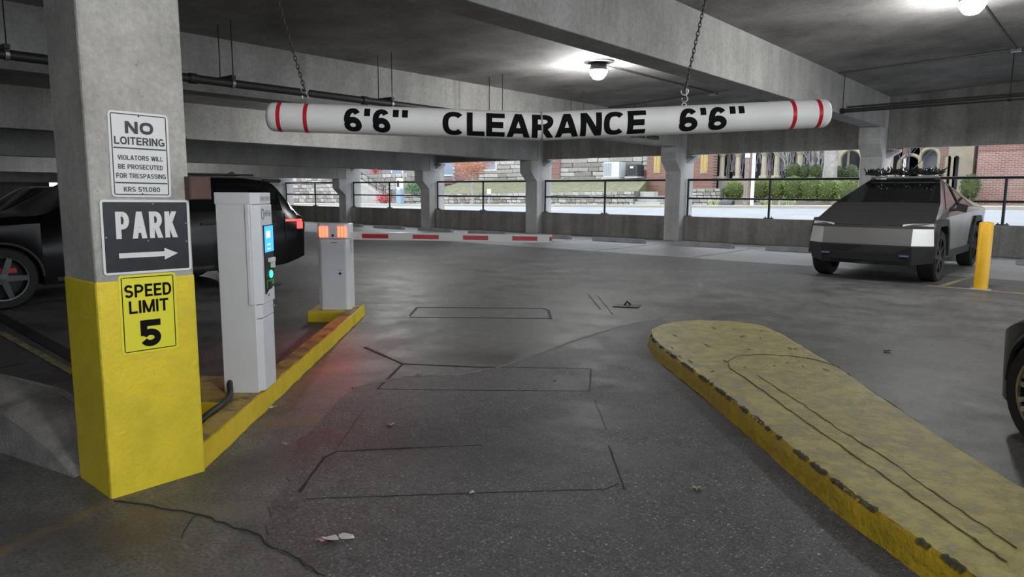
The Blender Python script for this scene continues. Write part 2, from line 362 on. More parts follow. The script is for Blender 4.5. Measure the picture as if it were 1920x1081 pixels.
def rrect(w, h, r, n=5):
    out = []
    for cx, cy, a0 in ((w/2-r, h/2-r, 0), (-w/2+r, h/2-r, 90), (-w/2+r, -h/2+r, 180), (w/2-r, -h/2+r, 270)):
        for i in range(n+1):
            a = math.radians(a0+90*i/n); out.append((cx+r*math.cos(a), cy+r*math.sin(a)))
    return out
def ring_plate(w, h, r, t, d, M):   # thin rounded rectangular outline
    a = rrect(w, h, r); b = rrect(w-2*t, h-2*t, max(r-t, .002)); n = len(a); mb = MB()
    mb.add([(*p, 0) for p in a]+[(*p, 0) for p in b]+[(*p, d) for p in a]+[(*p, d) for p in b],
           [(2*n+i, 2*n+(i+1) % n, 3*n+(i+1) % n, 3*n+i) for i in range(n)] +
           [(i, (i+1) % n, 2*n+(i+1) % n, 2*n+i) for i in range(n)] + [(n+i, 3*n+i, 3*n+(i+1) % n, n+(i+1) % n) for i in range(n)], M)
    return mb

# ================================================================== STRUCTURE
S = 5.697                      # column spacing along the back wall
UC = [-4.63 - S*i for i in range(6)]     # right faces of beams / columns
D = 20.66                      # inner face of back wall
def zc(u): return 4.0 + .05*(u+4.6)      # sloping soffit of the deck above
UL, UR, VN = -38.0, 13.0, -9.0

# floor: deck slab, and the rougher aggregate slab of the entry lane
struct('floor', MB().box(UL, UR, VN, D+.2, -.25, 0), M_deck, 'grey smooth concrete deck of the parking garage', 'floor')
ap = [(760, 1200), (620, 1095), (562, 1052), (505, 1018), (498, 990), (505, 950), (540, 905), (548, 865), (560, 830), (600, 790), (660, 728), (760, 706), (870, 702), (930, 690), (1010, 664), (1090, 634), (1165, 612), (1235, 597)]
pts = []
for a, b in zip(ap, ap[1:]):
    for k in range(4):
        t = k/4; p = G(a[0]+(b[0]-a[0])*t, a[1]+(b[1]-a[1])*t); pts.append((p.x+R.uniform(-.012, .012), p.y+R.uniform(-.012, .012)))
p = G(1235, 597); pts += [(p.x, p.y), (p.x+.3, p.y-.25), (-1.9, 5.1), (-.3, 3.7), (1.2, 2.6), (4.5, .5), (4.5, -6), (-.6, -3)]
struct('floor_bays', MB().box(UL+.3, UR, 15.1, D, 0, .002), M_bay, 'smoother bay concrete along the back wall, its colour lightened for window daylight', 'floor')
floor2 = struct('floor_apron', MB().prism(pts, .0, .003), M_apron, 'dark speckled aggregate concrete of the entry lane in the foreground', 'floor')

# sealed saw cuts of the vehicle loops and cracks, children of the slabs
def cut(pix, wid, name='saw_cut', parent=floor2, mat=None, jit=0, z=.005):
    q = []
    for a, b in zip(pix, pix[1:]):
        n = max(1, int(math.hypot(b[0]-a[0], b[1]-a[1])/12)) if jit else 1
        for k in range(n):
            t = k/n; g = G(a[0]+(b[0]-a[0])*t, a[1]+(b[1]-a[1])*t); q.append((g.x+R.uniform(-jit, jit), g.y+R.uniform(-jit, jit)))
    g = G(*pix[-1]); q.append((g.x, g.y))
    ws = [wid*R.uniform(.5, 1.4) for _ in q] if jit else wid
    return obj(name, MB().strip(q, ws, z), mat or (M_cut if wid > .009 else M_cut2), parent)
for pix, wd in [([(684.5, 650.7), (754.5, 681.8)], .026), ([(754.5, 681.8), (707.8, 729.6)], .016), ([(754.5, 682), (888, 687.6), (1106, 691.5)], .006),
                ([(1108, 691.5), (1105, 733.5)], .018), ([(707.8, 729.6), (900, 732), (1105, 733.5)], .006), ([(680.6, 769), (628, 847)], .006),
                ([(562, 922.7), (607, 858.6), (632, 847), (772, 840)], .016), ([(772, 840), (904, 835)], .005), ([(1114, 750), (1137, 806)], .006),
                ([(1141, 835), (1170, 917)], .012), ([(1129, 920), (1160, 907)], .008), ([(574, 936), (888, 924.6), (1129, 917.6)], .008),
                ([(768, 592), (782, 576)], .03), ([(782, 576), (1017, 578), (1028, 581)], .012), ([(1028, 581), (1033, 597.5)], .03), ([(768, 594.5), (1033, 597)], .008),
                ([(1103, 551.7), (1126, 580)], .014), ([(1121.6, 555.5), (1149, 590)], .012)]:
    cut(pix, wd*(.9 if wd > .009 else .6), jit=.003)
for pix, wd in [([(215, 940), (290, 950), (370, 962), (430, 985), (490, 1003), (500, 1020), (560, 1050), (610, 1081)], .006), ([(370, 962), (350, 985), (340, 1010)], .003),
                ([(0, 690), (50, 680)], .01)]:
    cut(pix, wd, 'crack', jit=.01)
M_tarw = concrete('old_joint', (.26, .255, .25), .3, 9, 0, .3)
cut([(660, 728), (760, 706), (870, 702), (930, 690), (1010, 664), (1090, 634), (1165, 612), (1235, 597)], .03, 'slab_joint', mat=M_tarw, jit=.012, z=.006)

# ceiling slab, following the slope of the ramp above
mb = MB().hexa([(UL, VN, zc(UL)), (UR, VN, zc(UR)), (UR, D+.9, zc(UR)), (UL, D+.9, zc(UL)), (UL, VN, zc(UL)+.3), (UR, VN, zc(UR)+.3), (UR, D+.9, zc(UR)+.3), (UL, D+.9, zc(UL)+.3)])
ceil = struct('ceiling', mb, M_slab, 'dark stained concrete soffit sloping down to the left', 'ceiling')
for k, (v, w0) in enumerate([(9.0, .01), (14.6, .01)]):
    pass
# beams
NTH = ['nearest, carrying the right end of the bar view', 'second', 'third', 'fourth', 'fifth', 'sixth']
for i in range(-3, 6):
    u = -4.63 - S*i
    zt = zc(u)+.05; zb = 3.2-.285*i if i >= 0 else 3.2-.285*i
    L = {0: 'deep pale concrete beam crossing above the bar to the truck corner', 1: 'concrete beam behind the left chain with a pipe along it',
         2: 'concrete beam behind the left end of the white clearance bar', 3: 'concrete beam just below the bar at left', 4: 'lowest concrete beam above the black SUV roof',
         5: 'dark low concrete beam at the far left'}.get(i, 'concrete ceiling beam outside the view to the right')
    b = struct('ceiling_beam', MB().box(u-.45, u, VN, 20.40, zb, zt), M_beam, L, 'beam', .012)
    if i < 0: b['group'] = 'beams to the right of the view'
# entry girder line over the near column (out of frame)
# perimeter columns with corbels
CL = {0: 'broad concrete column behind the grey truck', 1: 'concrete column with corbel right of the two air conditioners', 2: 'concrete column with corbel behind the tip of the barrier arm',
      3: 'slim concrete column right of the red shrub bay', 4: 'concrete column just above the ticket barrier box', 5: 'concrete column hidden at the far left of the back wall'}
def pcol(u, zb):
    mb = MB(); x0, x1 = u-.53, u
    prof = [(20.37, 0), (20.37, zb-.75), (20.02, zb-.42), (20.02, zb), (21.25, zb), (21.25, 0)]
    mb.extr([(x0, a, z) for a, z in prof], (.53, 0, 0)); return mb
for i in range(-3, 6):
    zb = 3.2-.285*i
    c = struct('perimeter_column', pcol(-4.63-S*i+.0, zb), M_pcol, CL.get(i, 'concrete column of the back wall outside the view'), 'column', .015)
    if i < 0: c['group'] = 'columns outside the view'
    u = -4.63-S*i
    obj('upper_column', MB().box(u-.53, u+.0, 20.42, 21.25, zb, zc(u)+.2), M_pcol, c)
    # bearing ledge and plate on the right side, under the spandrel
    obj('bearing_ledge', MB().extr([(u, 20.75, 2.66), (u+.30, 20.75, 2.66), (u+.30, 20.75, 2.60), (u, 20.75, 2.42)], (0, .3, 0)), M_pcol, c)
    pl = obj('bearing_plate', MB().box(u+.01, u+.2, 20.70, 20.75, 2.56, 2.665), M_galv, c)
    for k in range(3): obj('bolt', MB().lathe([(.014, 0), (.014, .02)], 8, Matrix.Translation((u+.045+k*.06, 20.70, 2.61)) @ Matrix.Rotation(math.pi/2, 4, 'X')), M_dk, pl)
# low wall panels, spandrels
WN = ['right of the grey truck', 'between truck column and air conditioner column', 'below the air conditioners', 'below the small red-leaved tree', 'below the charging post', 'behind the black SUV']
for i in range(-3, 6):
    u0 = -4.63-S*i; u1 = u0+S-.53
    lab = WN[i] if 0 <= i < 6 else 'outside the view'
    j = i
    a = struct('wall_back', MB().box(u0, u1, D, D+.2, 0, .76), M_wallc, 'low stained concrete parapet wall ' + (WN[i] if i >= 0 else 'outside the view to the right'), 'wall', .012)
    b = struct('wall_back_spandrel', MB().box(u0, u1, D+.05, D+.3, 2.685, zc(u1)+.2), M_wallc, 'stained concrete spandrel above the opening ' + (WN[i] if i >= 0 else 'outside the view to the right'), 'spandrel', .01)
    if i < 0: a['group'] = 'parapets outside the view'; b['group'] = 'spandrels outside the view'
struct('wall_back', MB().box(UL, -33.63, D, D+.25, 0, 2.9), M_wallc, 'solid dark wall at the far left end of the back side', 'wall')
# closed left end of the garage, with one narrow slit of daylight
mb = MB(); ya, yb = 10.15, 10.52
mb.box(UL, UL+.3, VN, ya*1.118, 0, 2.6); mb.box(UL, UL+.3, yb*1.118, D, 0, 2.6); mb.box(UL, UL+.3, ya*1.118, yb*1.118, 0, 1.45)
struct('wall_left', mb, M_wallc, 'dark end wall far left behind the cars', 'wall')
# header girder along the entry line, above the frame, and an unseen wall added to hold off daylight from behind
struct('wall_front_blocker', MB().box(UL, 2.5, VN, VN+.3, 0, 4.6), M_wallc, 'unseen concrete wall behind the viewpoint, added to block daylight', 'wall')

# guard rails, one per bay
RL = ['black pipe guardrail on the parapet right of the grey truck', 'black pipe guardrail in front of the clipped green hedge', 'black pipe guardrail in front of the air conditioners',
      'black pipe guardrail in front of the red-leaved tree', 'black pipe guardrail in front of the stone stairs', 'black pipe guardrail behind the black SUV tail']
def guardrail(i):
    u0 = -4.63-S*i; u1 = u0+S-.53; L = u1-u0
    t = thing('guardrail', RL[i], 'guardrail', (u0, D+.12, .76), 0, 'guardrails on the back parapet')
    obj('top_rail', MB().tube([(.05, 0, 1.146), (L, 0, 1.146)], .036, 8), M_dk, t, smooth=True)
    obj('middle_rail', MB().tube([(.05, 0, .57), (L, 0, .57)], .03, 8), M_dk, t, smooth=True)
    for x in (.07, L/2+.08):
        q = obj('post', MB().tube([(x, 0, 0), (x, 0, 1.146)], .034, 8), M_dk, t, smooth=True)
        obj('base_plate', MB().box(x-.13, x+.13, -.06, .06, 0, .025), M_dk, q)
        for s in (-.09, .09): obj('anchor_bolt', MB().lathe([(.016, .02), (.016, .06)], 6, Matrix.Translation((x+s, -.02, 0))), M_dk, q)
for i in range(6): guardrail(i)

# ================================================================== NEAR COLUMN AND SIGNS
CU0, CU1, CV0, CV1 = -3.96, -3.55, 1.225, 1.685
col = struct('column', MB().box(CU0, CU1, CV0, CV1, -.02, zc(CU1)+.1), M_col, 'large concrete column at left with signs and yellow painted base', 'column', .014)
yb = obj('yellow_paint', MB().box(CU0-.003, CU1+.003, CV0-.003, CV1+.003, -.02, 1.056), M_yel, col, .014); yb['label'] = 'glossy yellow painted lower part'
XS = CU1+.003
def sign_plate(name, label, v0, v1, z0, z1, face, edge_mat, line_mat, inset, lw, rad, tilt=0.0):
    w, h = v1-v0, z1-z0
    t = thing(name, label, 'sign', (XS, (v0+v1)/2, (z0+z1)/2), 0)
    t.rotation_euler = (tilt, 0, 0)
    F = Matrix(((0, 0, 1, 0), (1, 0, 0, 0), (0, 1, 0, 0), (0, 0, 0, 1)))     # x->V, y->Z, z->+U
    obj('plate', MB().add([(*p, 0) for p in rrect(w, h, rad)]+[(*p, .003) for p in rrect(w, h, rad)],
        [tuple(range(24))[::-1], tuple(range(24, 48))]+[(i, (i+1) % 24, 24+(i+1) % 24, 24+i) for i in range(24)], F), face, t)
    if line_mat:
        me = mesh_of('border', ring_plate(w-2*inset, h-2*inset, max(rad-inset, .004), lw, .001, F @ Matrix.Translation((0, 0, .003)))); obj('border', me, line_mat, t)
    return t, F @ Matrix.Translation((0, 0, .0042))
# NO LOITERING
t, F = sign_plate('no_loitering_sign', 'white rectangular sign reading NO LOITERING on the column', 1.320, 1.592, 1.442, 1.838, M_sw, None, plain('sign_grey_ink', (.045, .045, .05), .5), .010, .0045, .018, -.012)
INK = MATS['sign_grey_ink']
def T(parent, F, s, x, y, w, h, mat, bold=.16): return letters(parent, s, F @ Matrix.Translation((x, y, 0)), w, h, mat, bold)
T(t, F, 'NO', .0, .126, .128, .056, INK, .26); T(t, F, 'LOITERING', .0, .064, .228, .036, INK, .19)
T(t, F, 'VIOLATORS WILL', 0, -.014, .206, .022, INK, .17); T(t, F, 'BE PROSECUTED', 0, -.056, .204, .022, INK, .17); T(t, F, 'FOR TRESPASSING', 0, -.098, .226, .022, INK, .17)
T(t, F, 'KRS 511.080', 0, -.161, .166, .023, INK, .18)
for y in (.030, -.131): obj('rule_line', MB().box(-.119, .119, y-.003, y+.003, -.001, .0004, F), INK, t)
for y in (.180, -.182): obj('screw', MB().lathe([(.004, 0), (.003, .002)], 8, F @ Matrix.Translation((0, y, -.001))), M_dk, t)
# PARK ->
t, F = sign_plate('park_arrow_sign', 'black sign with white PARK lettering and arrow on the column', 1.260, 1.672, 1.078, 1.430, M_sblk, None, M_sw, .0, .011, .016, -.01)
T(t, F, 'PARK', .0, .056, .285, .128, M_sw, .185)
obj('arrow', MB().extr([(-.135, -.075, -.001), (.075, -.075, -.001), (.075, -.058, -.001), (.140, -.087, -.001), (.075, -.116, -.001), (.075, -.099, -.001), (-.135, -.099, -.001)], (0, 0, .0012), F), M_sw, t)
for x, y in ((-.186, .0), (.186, .06), (.0, -.02), (.03, .156), (.186, -.03)): obj('screw', MB().lathe([(.0045, 0), (.003, .002)], 8, F @ Matrix.Translation((x, y, -.001))), M_galv, t)
# SPEED LIMIT 5
t, F = sign_plate('speed_limit_sign', 'yellow SPEED LIMIT 5 sign on the yellow base of the column', 1.317, 1.584, .688, 1.073, M_sy, None, M_black, .011, .004, .014, -.012)
T(t, F, 'SPEED', 0, .114, .220, .062, M_black, .18); T(t, F, 'LIMIT', 0, .036, .186, .062, M_black, .18); T(t, F, '5', 0, -.098, .100, .132, M_black, .24)
for x in (-.118, .118):
    for y in (-.178, .178): obj('screw', MB().lathe([(.004, 0), (.003, .002)], 8, F @ Matrix.Translation((x, y, -.001))), M_galv, t)
# brown box
t = thing('junction_box', 'small red-brown metal box on the edge of the signed column', 'box', (CU1, 1.71, 1.43))
obj('body', MB().box(-.01, .055, -.050, .060, 0, .115), M_brown, t, .004); obj('cover', MB().box(.055, .06, -.046, .056, .004, .111), M_brown, t, .001)
for a in (-.036, .046): obj('screw', MB().lathe([(.004, 0), (.004, .002)], 8, Matrix.Translation((.06, a, .1)) @ Matrix.Rotation(math.pi/2, 4, 'Y')), M_dk, t)

# concrete kerb wall left of the column
p0, p1 = Vector((-3.97, 1.20)), Vector((-7.2, .55))
mb = MB(); n = 14
for k in range(n):
    pass
d = (p1-p0).normalized(); nn = Vector((-d.y, d.x)); nn = nn if nn.y > 0 else -nn
vs = []; fs = []
for k in range(n+1):
    t_ = k/n; c = p0+(p1-p0)*t_; h = min(.25, .03+t_*1.1)
    j = R.uniform(-.006, .006)
    for off, z in ((0, 0), (.015, h-.02+j), (.04, h+j), (.30, h+.05+j), (.35, h+.04), (.36, 0)):
        q = c+nn*off; vs.append((q.x, q.y, z))
for k in range(n):
    for a in range(5): fs.append((k*6+a, k*6+a+1, k*6+7+a, k*6+6+a))
fs += [tuple(range(6)), tuple(range(n*6, n*6+6))]
struct('trim_1', MB().add(vs, fs), M_curbw, 'weathered grey concrete kerb running left from the yellow column base', 'kerb', smooth=False)

# ================================================================== TICKET ISLAND (left)
E_ = Vector((-.6663, .7458)); N_ = Vector((-.7458, -.6663)); S0 = Vector((-3.528, 1.647))
ANG = math.atan2(E_.y, E_.x)
def I(a, n, z=0): q = S0+E_*a+N_*n; return Vector((q.x, q.y, z))
t = thing('ticket_island_kerb', 'narrow yellow kerb island under the ticket machine and barrier', 'kerb', (S0.x, S0.y, 0), ANG)
def wob(prof_len, y0, y1, z0, z1, x0, x1, step=.12):
    mb = MB(); n = int((x1-x0)/step); vs = []; fs = []
    for k in range(n+1):
        x = x0+(x1-x0)*k/n; a = R.uniform(-.006, .006); b = R.uniform(-.005, .005)
        vs += [(x, y0+a, z0), (x, y0+.012+a, z1+b), (x, y1, z1+b*.5), (x, y1, z0)]
    for k in range(n):
        for q in range(4): fs.append((k*4+q, k*4+(q+1) % 4, k*4+4+(q+1) % 4, k*4+4+q))
    fs += [(0, 1, 2, 3), (n*4+3, n*4+2, n*4+1, n*4)]
    return mb.add(vs, fs)
obj('kerb_face', wob(0, 0, .03, 0, .128, 0.07, 4.86), M_yelc, t)
obj('kerb_top', wob(0, .012, .15, 0, .131, 0.12, 4.80), M_yelworn, t)
obj('machine_pad', MB().box(.86, 1.52, .14, .60, 0, .129), M_yelworn, t, .01)
obj('pad_edge', MB().box(.84, .865, .14, .60, 0, .127), M_yelc, t, .004)
obj('barrier_pad', MB().box(4.34, 4.84, .13, .56, 0, .129), M_yelc, t, .012)
obj('back_kerb', MB().box(.15, .86, .52, .62, 0, .127), M_yelc, t, .01)

# ticket machine
t = thing('ticket_machine', 'tall white ticket dispenser kiosk with a blue screen', 'kiosk', tuple(I(1.06, -.004, .130)), ANG)
HK = 1.335
M_gap = plain('seam_grey', (.25, .26, .27), .6)
body = [(0, .012), (.012, 0), (.288, 0), (.30, .012), (.30, .28), (0, .28)]
obj('cabinet', MB().prism([(0, .035), (.0, .265), (.30, .265), (.30, .035)], 0, HK-.005), M_white, t, .004)
# chamfered front door, in three stages
door = [(0.0, .042), (.035, .0), (.265, .0), (.30, .042)]
obj('lower_door', MB().prism(door, .01, .50), M_white, t, .003)
obj('bottom_panel', MB().prism(door, .505, .595), M_white, t, .003)
up = obj('upper_door', MB().prism([(-.006, .042), (.033, -.012), (.267, -.012), (.306, .042)], .60, HK-.078), M_white, t, .004)
obj('side_rail', MB().box(-.012, .004, .050, .075, .60, HK-.078), M_white, t, .003)
cap = obj('top_cap', MB().prism([(-.004, .042), (.034, -.008), (.266, -.008), (.304, .042), (.304, .27), (-.004, .27)], HK-.075, HK), M_white, t, .004)
FK = frame((.15, -.0135, 0), (1, 0, 0), (0, 0, 1))     # kiosk face: x along face, y up, z towards the lane
letters(cap, 'TAKE TICKET', frame((.15, -.0095, HK-.040), (1, 0, 0), (0, 0, 1)), .20, .026, M_gap, .0)
letters(up, 'inRel', FK @ Matrix.Translation((.028, HK-.138, 0)), .125, .040, M_gap, .13)
obj('logo_ring', ring_plate(.056, .074, .026, .009, .001, FK @ Matrix.Translation((-.075, HK-.140, -.0005))), M_gap, up)
# black fascia with screen
fas = obj('fascia', MB().extr([(-.085, .66, 0), (.02, .70, 0), (.075, .735, 0), (.105, .79, 0), (.105, HK-.215, 0), (-.085, HK-.215, 0)], (0, 0, .006), FK), M_plas, up)
obj('screen', MB().box(-.076, .096, HK-.395, HK-.222, .006, .010, FK), plain('blue_screen', (.02, .12, .5), .3, emit=(.03, .22, .9), es=1.6), fas)
obj('screen_icon', MB().box(-.048, .028, HK-.300, HK-.255, .010, .0115, FK), plain('screen_icon_white', (.8, .9, .9), .4, emit=(.6, .85, .9), es=1.2), fas)
for y in (HK-.345, HK-.375): obj('screen_line', MB().box(-.035, .025, y-.004, y+.004, .010, .0112, FK), MATS['screen_icon_white'], fas)
obj('card_slot', MB().box(-.03, .07, HK-.465, HK-.435, .006, .03, FK), M_whited, fas, .004)
obj('ticket', MB().box(.02, .06, HK-.505, HK-.462, .008, .028, FK), M_whited, fas)
obj('help_button', MB().lathe([(.026, .006), (.026, .014), (.018, .018)], 20, FK @ Matrix.Translation((.02, HK-.548, 0))), plain('green_button', (.02, .5, .3), .3, emit=(.05, .9, .5), es=1.5), fas, smooth=True)
grn = obj('green_sticker', MB().box(-.062, .085, HK-.640, HK-.585, .006, .008, FK), plain('green_label', (.10, .30, .07), .5), fas)
obj('sticker_print', MB().box(-.047, .067, HK-.633, HK-.623, .008, .009, FK), M_black, fas)
obj('ticket_chute', MB().box(-.045, .0, .69, .745, .006, .02, FK), M_dk, fas, .003)
obj('keyhole', MB().lathe([(.010, 0), (.010, .004)], 12, FK @ Matrix.Translation((-.02, .648, 0))), M_galv, t)
obj('latch', MB().lathe([(.008, 0), (.008, .012)], 12, FK @ Matrix.Translation((.06, .565, .002))), M_galv, t)

# black hose from the kiosk
hp = [I(1.12, .03+.20, .21), I(1.05, .16+.06, .20), I(1.0, .2, .16), I(.9, .17, .150), I(.72, .16, .150), I(.55, .19, .13), I(.45, .24, .06), I(.38, .28, .03), I(.31, .33, .02)]
pts = []
for a in range(len(hp)-1):
    for k in range(5):
        tt = k/5; p_, q_ = hp[a], hp[a+1]; pp = hp[max(a-1, 0)]; qq = hp[min(a+2, len(hp)-1)]
        pts.append(.5*((2*p_)+(q_-pp)*tt+(2*pp-5*p_+4*q_-qq)*tt*tt+(3*p_-pp-3*q_+qq)*tt**3))
pts.append(hp[-1])
tag(obj('conduit_hose', MB().tube(pts, .019, 10), plain('black_conduit', (.03, .03, .03), .5), smooth=True), 'black flexible conduit hanging from the ticket machine base', 'hose')

# barrier gate
HB = .985
t = thing('barrier_gate', 'white barrier box with red lights and striped arm', 'barrier', tuple(I(4.46, .085, .129)), ANG)
bx = [(0, .05), (.0, .33), (.03, .37), (.26, .37), (.29, .33), (.29, .05), (.26, .01), (.03, .01)]
obj('cabinet', MB().prism(bx, 0, HB-.175), M_white, t, .004)
head = obj('head', MB().prism([(x, y) for x, y in bx], HB-.170, HB), M_white, t, .008)
FB = frame((-.001, .19, 0), (0, -1, 0), (0, 0, 1))      # camera-side face
obj('door', MB().box(-.125, .125, .03, HB-.23, 0, .004, FB), M_white, t, .001)
M_glow = plain('red_lamp', (.6, .05, .02), .3, emit=(1, .10, .045), es=2.6)
for sx in (-.105, .105):
    for k in (-.036, 0, .036): obj('signal_lamp', MB().box(sx+k-.0125, sx+k+.0125, HB-.150, HB-.030, -.002, .006, FB), M_glow, head, .003)
ld = bpy.data.lights.new('signal_light', 'SPOT'); ld.energy = 11; ld.color = (1, .06, .04); ld.shadow_soft_size = .05; ld.spot_size = 1.9; ld.spot_blend = 1; lo = bpy.data.objects.new('signal_light', ld); COL.objects.link(lo); lo.parent = t; lo.location = (-.03, .19, HB-.09); lo.rotation_euler = Vector((-1, -.15, -.42)).to_track_quat('-Z', 'Y').to_euler()
obj('lamp_button', MB().lathe([(.015, 0), (.015, .004)], 12, FB @ Matrix.Translation((.0, HB-.132, 0))), plain('dark_red', (.08, .01, .01), .4), head)
obj('lock', MB().lathe([(.015, 0), (.015, .006)], 14, FB @ Matrix.Translation((.072, .42, .004))), M_dk, t)
obj('lock_marking', MB().box(.047, .097, .452, .458, .004, .005, FB), M_gap, t)
pl = obj('maker_plate', MB().box(-.055, .055, HB-.228, HB-.195, .0, .003, FB), M_whited, t)
obj('plate_print', MB().box(-.022, .047, HB-.217, HB-.207, .003, .004, FB), M_gap, t)
FS = frame((.14, .008, 0), (1, 0, 0), (0, 0, 1))
obj('warning_label', MB().box(-.05, .05, HB-.345, HB-.195, 0, .003, FS), M_whited, t)
obj('warning_ring', ring_plate(.072, .06, .028, .008, .001, FS @ Matrix.Translation((0, HB-.24, .003))), M_red, t)
obj('warning_slash', ring_plate(.072, .06, .028, .008, .001, FS @ Matrix.Translation((0, HB-.31, .003))), M_red, t)
# arm crosses the lane; local -y is towards the lane
def armz(s): return .845-.012*s
arm = obj('arm', MB().hexa([(.11, .02, armz(0)-.045), (.17, .02, armz(0)-.045), (.17, -2.31, armz(2.4)-.045), (.11, -2.31, armz(2.4)-.045),
                            (.11, .02, armz(0)+.045), (.17, .02, armz(0)+.045), (.17, -2.31, armz(2.4)+.045), (.11, -2.31, armz(2.4)+.045)]), M_whited, t, .004)
for s0, s1 in ((.12, .42), (.70, 1.0), (1.28, 1.57), (1.85, 2.14), (2.28, 2.309)):
    z0, z1 = armz(s0), armz(s1)
    obj('red_band', MB().hexa([(.108, -s1, z1-.026), (.172, -s1, z1-.026), (.172, -s0, z0-.026), (.108, -s0, z0-.026), (.108, -s1, z1+.024), (.172, -s1, z1+.024), (.172, -s0, z0+.024), (.108, -s0, z0+.024)]), M_red, arm)

# ================================================================== CLEARANCE BAR
BM = Vector((.7458, .6663, 0)); BC = Vector((-3.215, 4.13, 1.952)); RB = .102
LEFT = BC - BM*1.965 + Vector((0, 0, .052)); RIGHT = BC + BM*2.105 + Vector((0, 0, .112))
t = thing('clearance_bar', 'long white hanging tube reading CLEARANCE with red end bands', 'clearance bar', tuple(BC))
def bar_half(a, b, dome_at_b):
    d = (b-a); L = d.length; X = d.normalized(); Z = Vector((0, 0, 1)); Y = Z.cross(X).normalized(); Z = X.cross(Y)
    M = Matrix.Translation(a-BC) @ Matrix((X, Y, Z)).transposed().to_4x4()     # local x along the tube
    return M, L
def lathe_x(prof, M, seg=40): return MB().lathe(prof, seg, M @ Matrix.Rotation(math.pi/2, 4, 'Y'))
def dome(L):
    return [(RB, L-.06)] + [(RB-.045+.045*math.cos(a), L-.05+.05*math.sin(a)) for a in [k*math.pi/12 for k in range(1, 7)]] + [(0, L)]
MR, LR = bar_half(BC, RIGHT, True)
ML, LL = bar_half(BC, LEFT, True)       # local x points to the left end
right = obj('right_tube', lathe_x([(RB, 0)]+dome(LR), MR), M_bar, t, smooth=True)
left = obj('left_tube', lathe_x([(RB, 0)]+dome(LL), ML), M_bar, t, smooth=True)
obj('coupling_seam', lathe_x([(RB-.01, -.006), (RB+.0025, -.006), (RB+.0025, .006), (RB-.01, .006)], MR), plain('seam_dirty', (.35, .34, .31), .6), t)
for M_, L_, par in ((MR, LR, right), (ML, LL, left)):
    for x in (L_-.285, L_-.095):
        obj('red_band', lathe_x([(RB-.003, x-.014), (RB+.0015, x-.014), (RB+.0015, x+.014), (RB-.003, x+.014)], M_), M_red, par)
FACE = -Vector((-.6663, .7458, 0))       # towards the viewer
def bar_text(s, x0, x1, tilt_deg, half):
    """letters wrapped round the tube; x measured from the seam along the bar, positive to the right"""
    me = text_mesh(s, x1-x0, .183, .228, 14, gap=.07 if s[0] == 'C' else .10)
    xc = (x0+x1)/2; th0 = math.radians(tilt_deg)
    def bend(p):
        x = p.x+xc; th = p.y/RB+th0; r = RB+.0012+p.z
        base = BC*0 + (RIGHT-BC)*(x/(RIGHT-BC).length) if x >= 0 else (LEFT-BC)*(-x/(LEFT-BC).length)
        return base + FACE*(r*math.cos(th)) + Vector((0, 0, 1))*(r*math.sin(th))
    bm = bmesh.new(); bm.from_mesh(me)
    bmesh.ops.bisect_plane(bm, geom=bm.verts[:]+bm.edges[:]+bm.faces[:], plane_co=(-xc, 0, 0), plane_no=(1, 0, 0))
    bm.to_mesh(me); bm.free()
    for v in me.vertices: v.co = bend(v.co)
    me.materials.append(M_black); o = bpy.data.objects.new('lettering', me); COL.objects.link(o); o.parent = t; return o
bar_text('CLEARANCE', -.71, .745, -6, 0); 
bar_text('6\'6"', -1.405, -.955, -6, 0); bar_text('6\'6"', .985, 1.455, -6, 0)

# chains with hooks
def chain(name, label, a, b):
    a, b = Vector(a), Vector(b); d = b-a; L = d.length; X = d.normalized(); side = X.orthogonal().normalized(); oth = X.cross(side)
    t = thing(name, label, 'chain', tuple(a)); mb = MB(); n = int(L/.031)
    for k in range(n):
        c = X*((k+.5)*L/n); s_ = side if k % 2 else oth; h, wd = .0225, .010
        mb.tube([c+X*(h*math.cos(q)*1.0)+s_*(wd*math.sin(q)) for q in [2*math.pi*i/10 for i in range(10)]], .0036, 5, closed=True)
    o = obj('links', mb, M_chain, t, smooth=True); o['kind'] = 'stuff'
    return t, X
def hook(t, at, s=1.0):
    pts = []
    for i in range(13):
        a = math.radians(-200+i*22); pts.append(Vector((.022*math.cos(a), 0, .052+.022*math.sin(a))))
    for i in range(13):
        a = math.radians(60-i*22); pts.append(Vector((.018*math.cos(a)+.002, 0, .006+.018*math.sin(a))))
    M = Matrix.Translation(at) @ Matrix.Rotation(math.radians(40), 4, 'Z')
    obj('s_hook', MB().tube([p*1.15 for p in pts], .0055, 6, M=M), M_galv, t, smooth=True)
    obj('eye_bolt', MB().tube([(.016*math.cos(a), 0, .016*math.sin(a)-.036) for a in [2*math.pi*i/12 for i in range(12)]], .0045, 6, closed=True, M=M), M_galv, t, smooth=True)
cl = BC - BM*1.70 + Vector((0, 0, .045+RB+.05)); cr = BC + BM*1.04 + Vector((0, 0, .055+RB+.05))
t, X = chain('hanging_chain', 'dark chain holding the left end of the clearance bar', cl+Vector((0, 0, .05)), (-4.86, 2.94, 3.2)); hook(t, Vector((0, 0, -.06)))
t, X = chain('hanging_chain', 'dark chain and hook holding the right half of the clearance bar', cr+Vector((0, 0, .05)), (-2.20, 5.15, zc(-2.2))); hook(t, Vector((0, 0, -.06)))

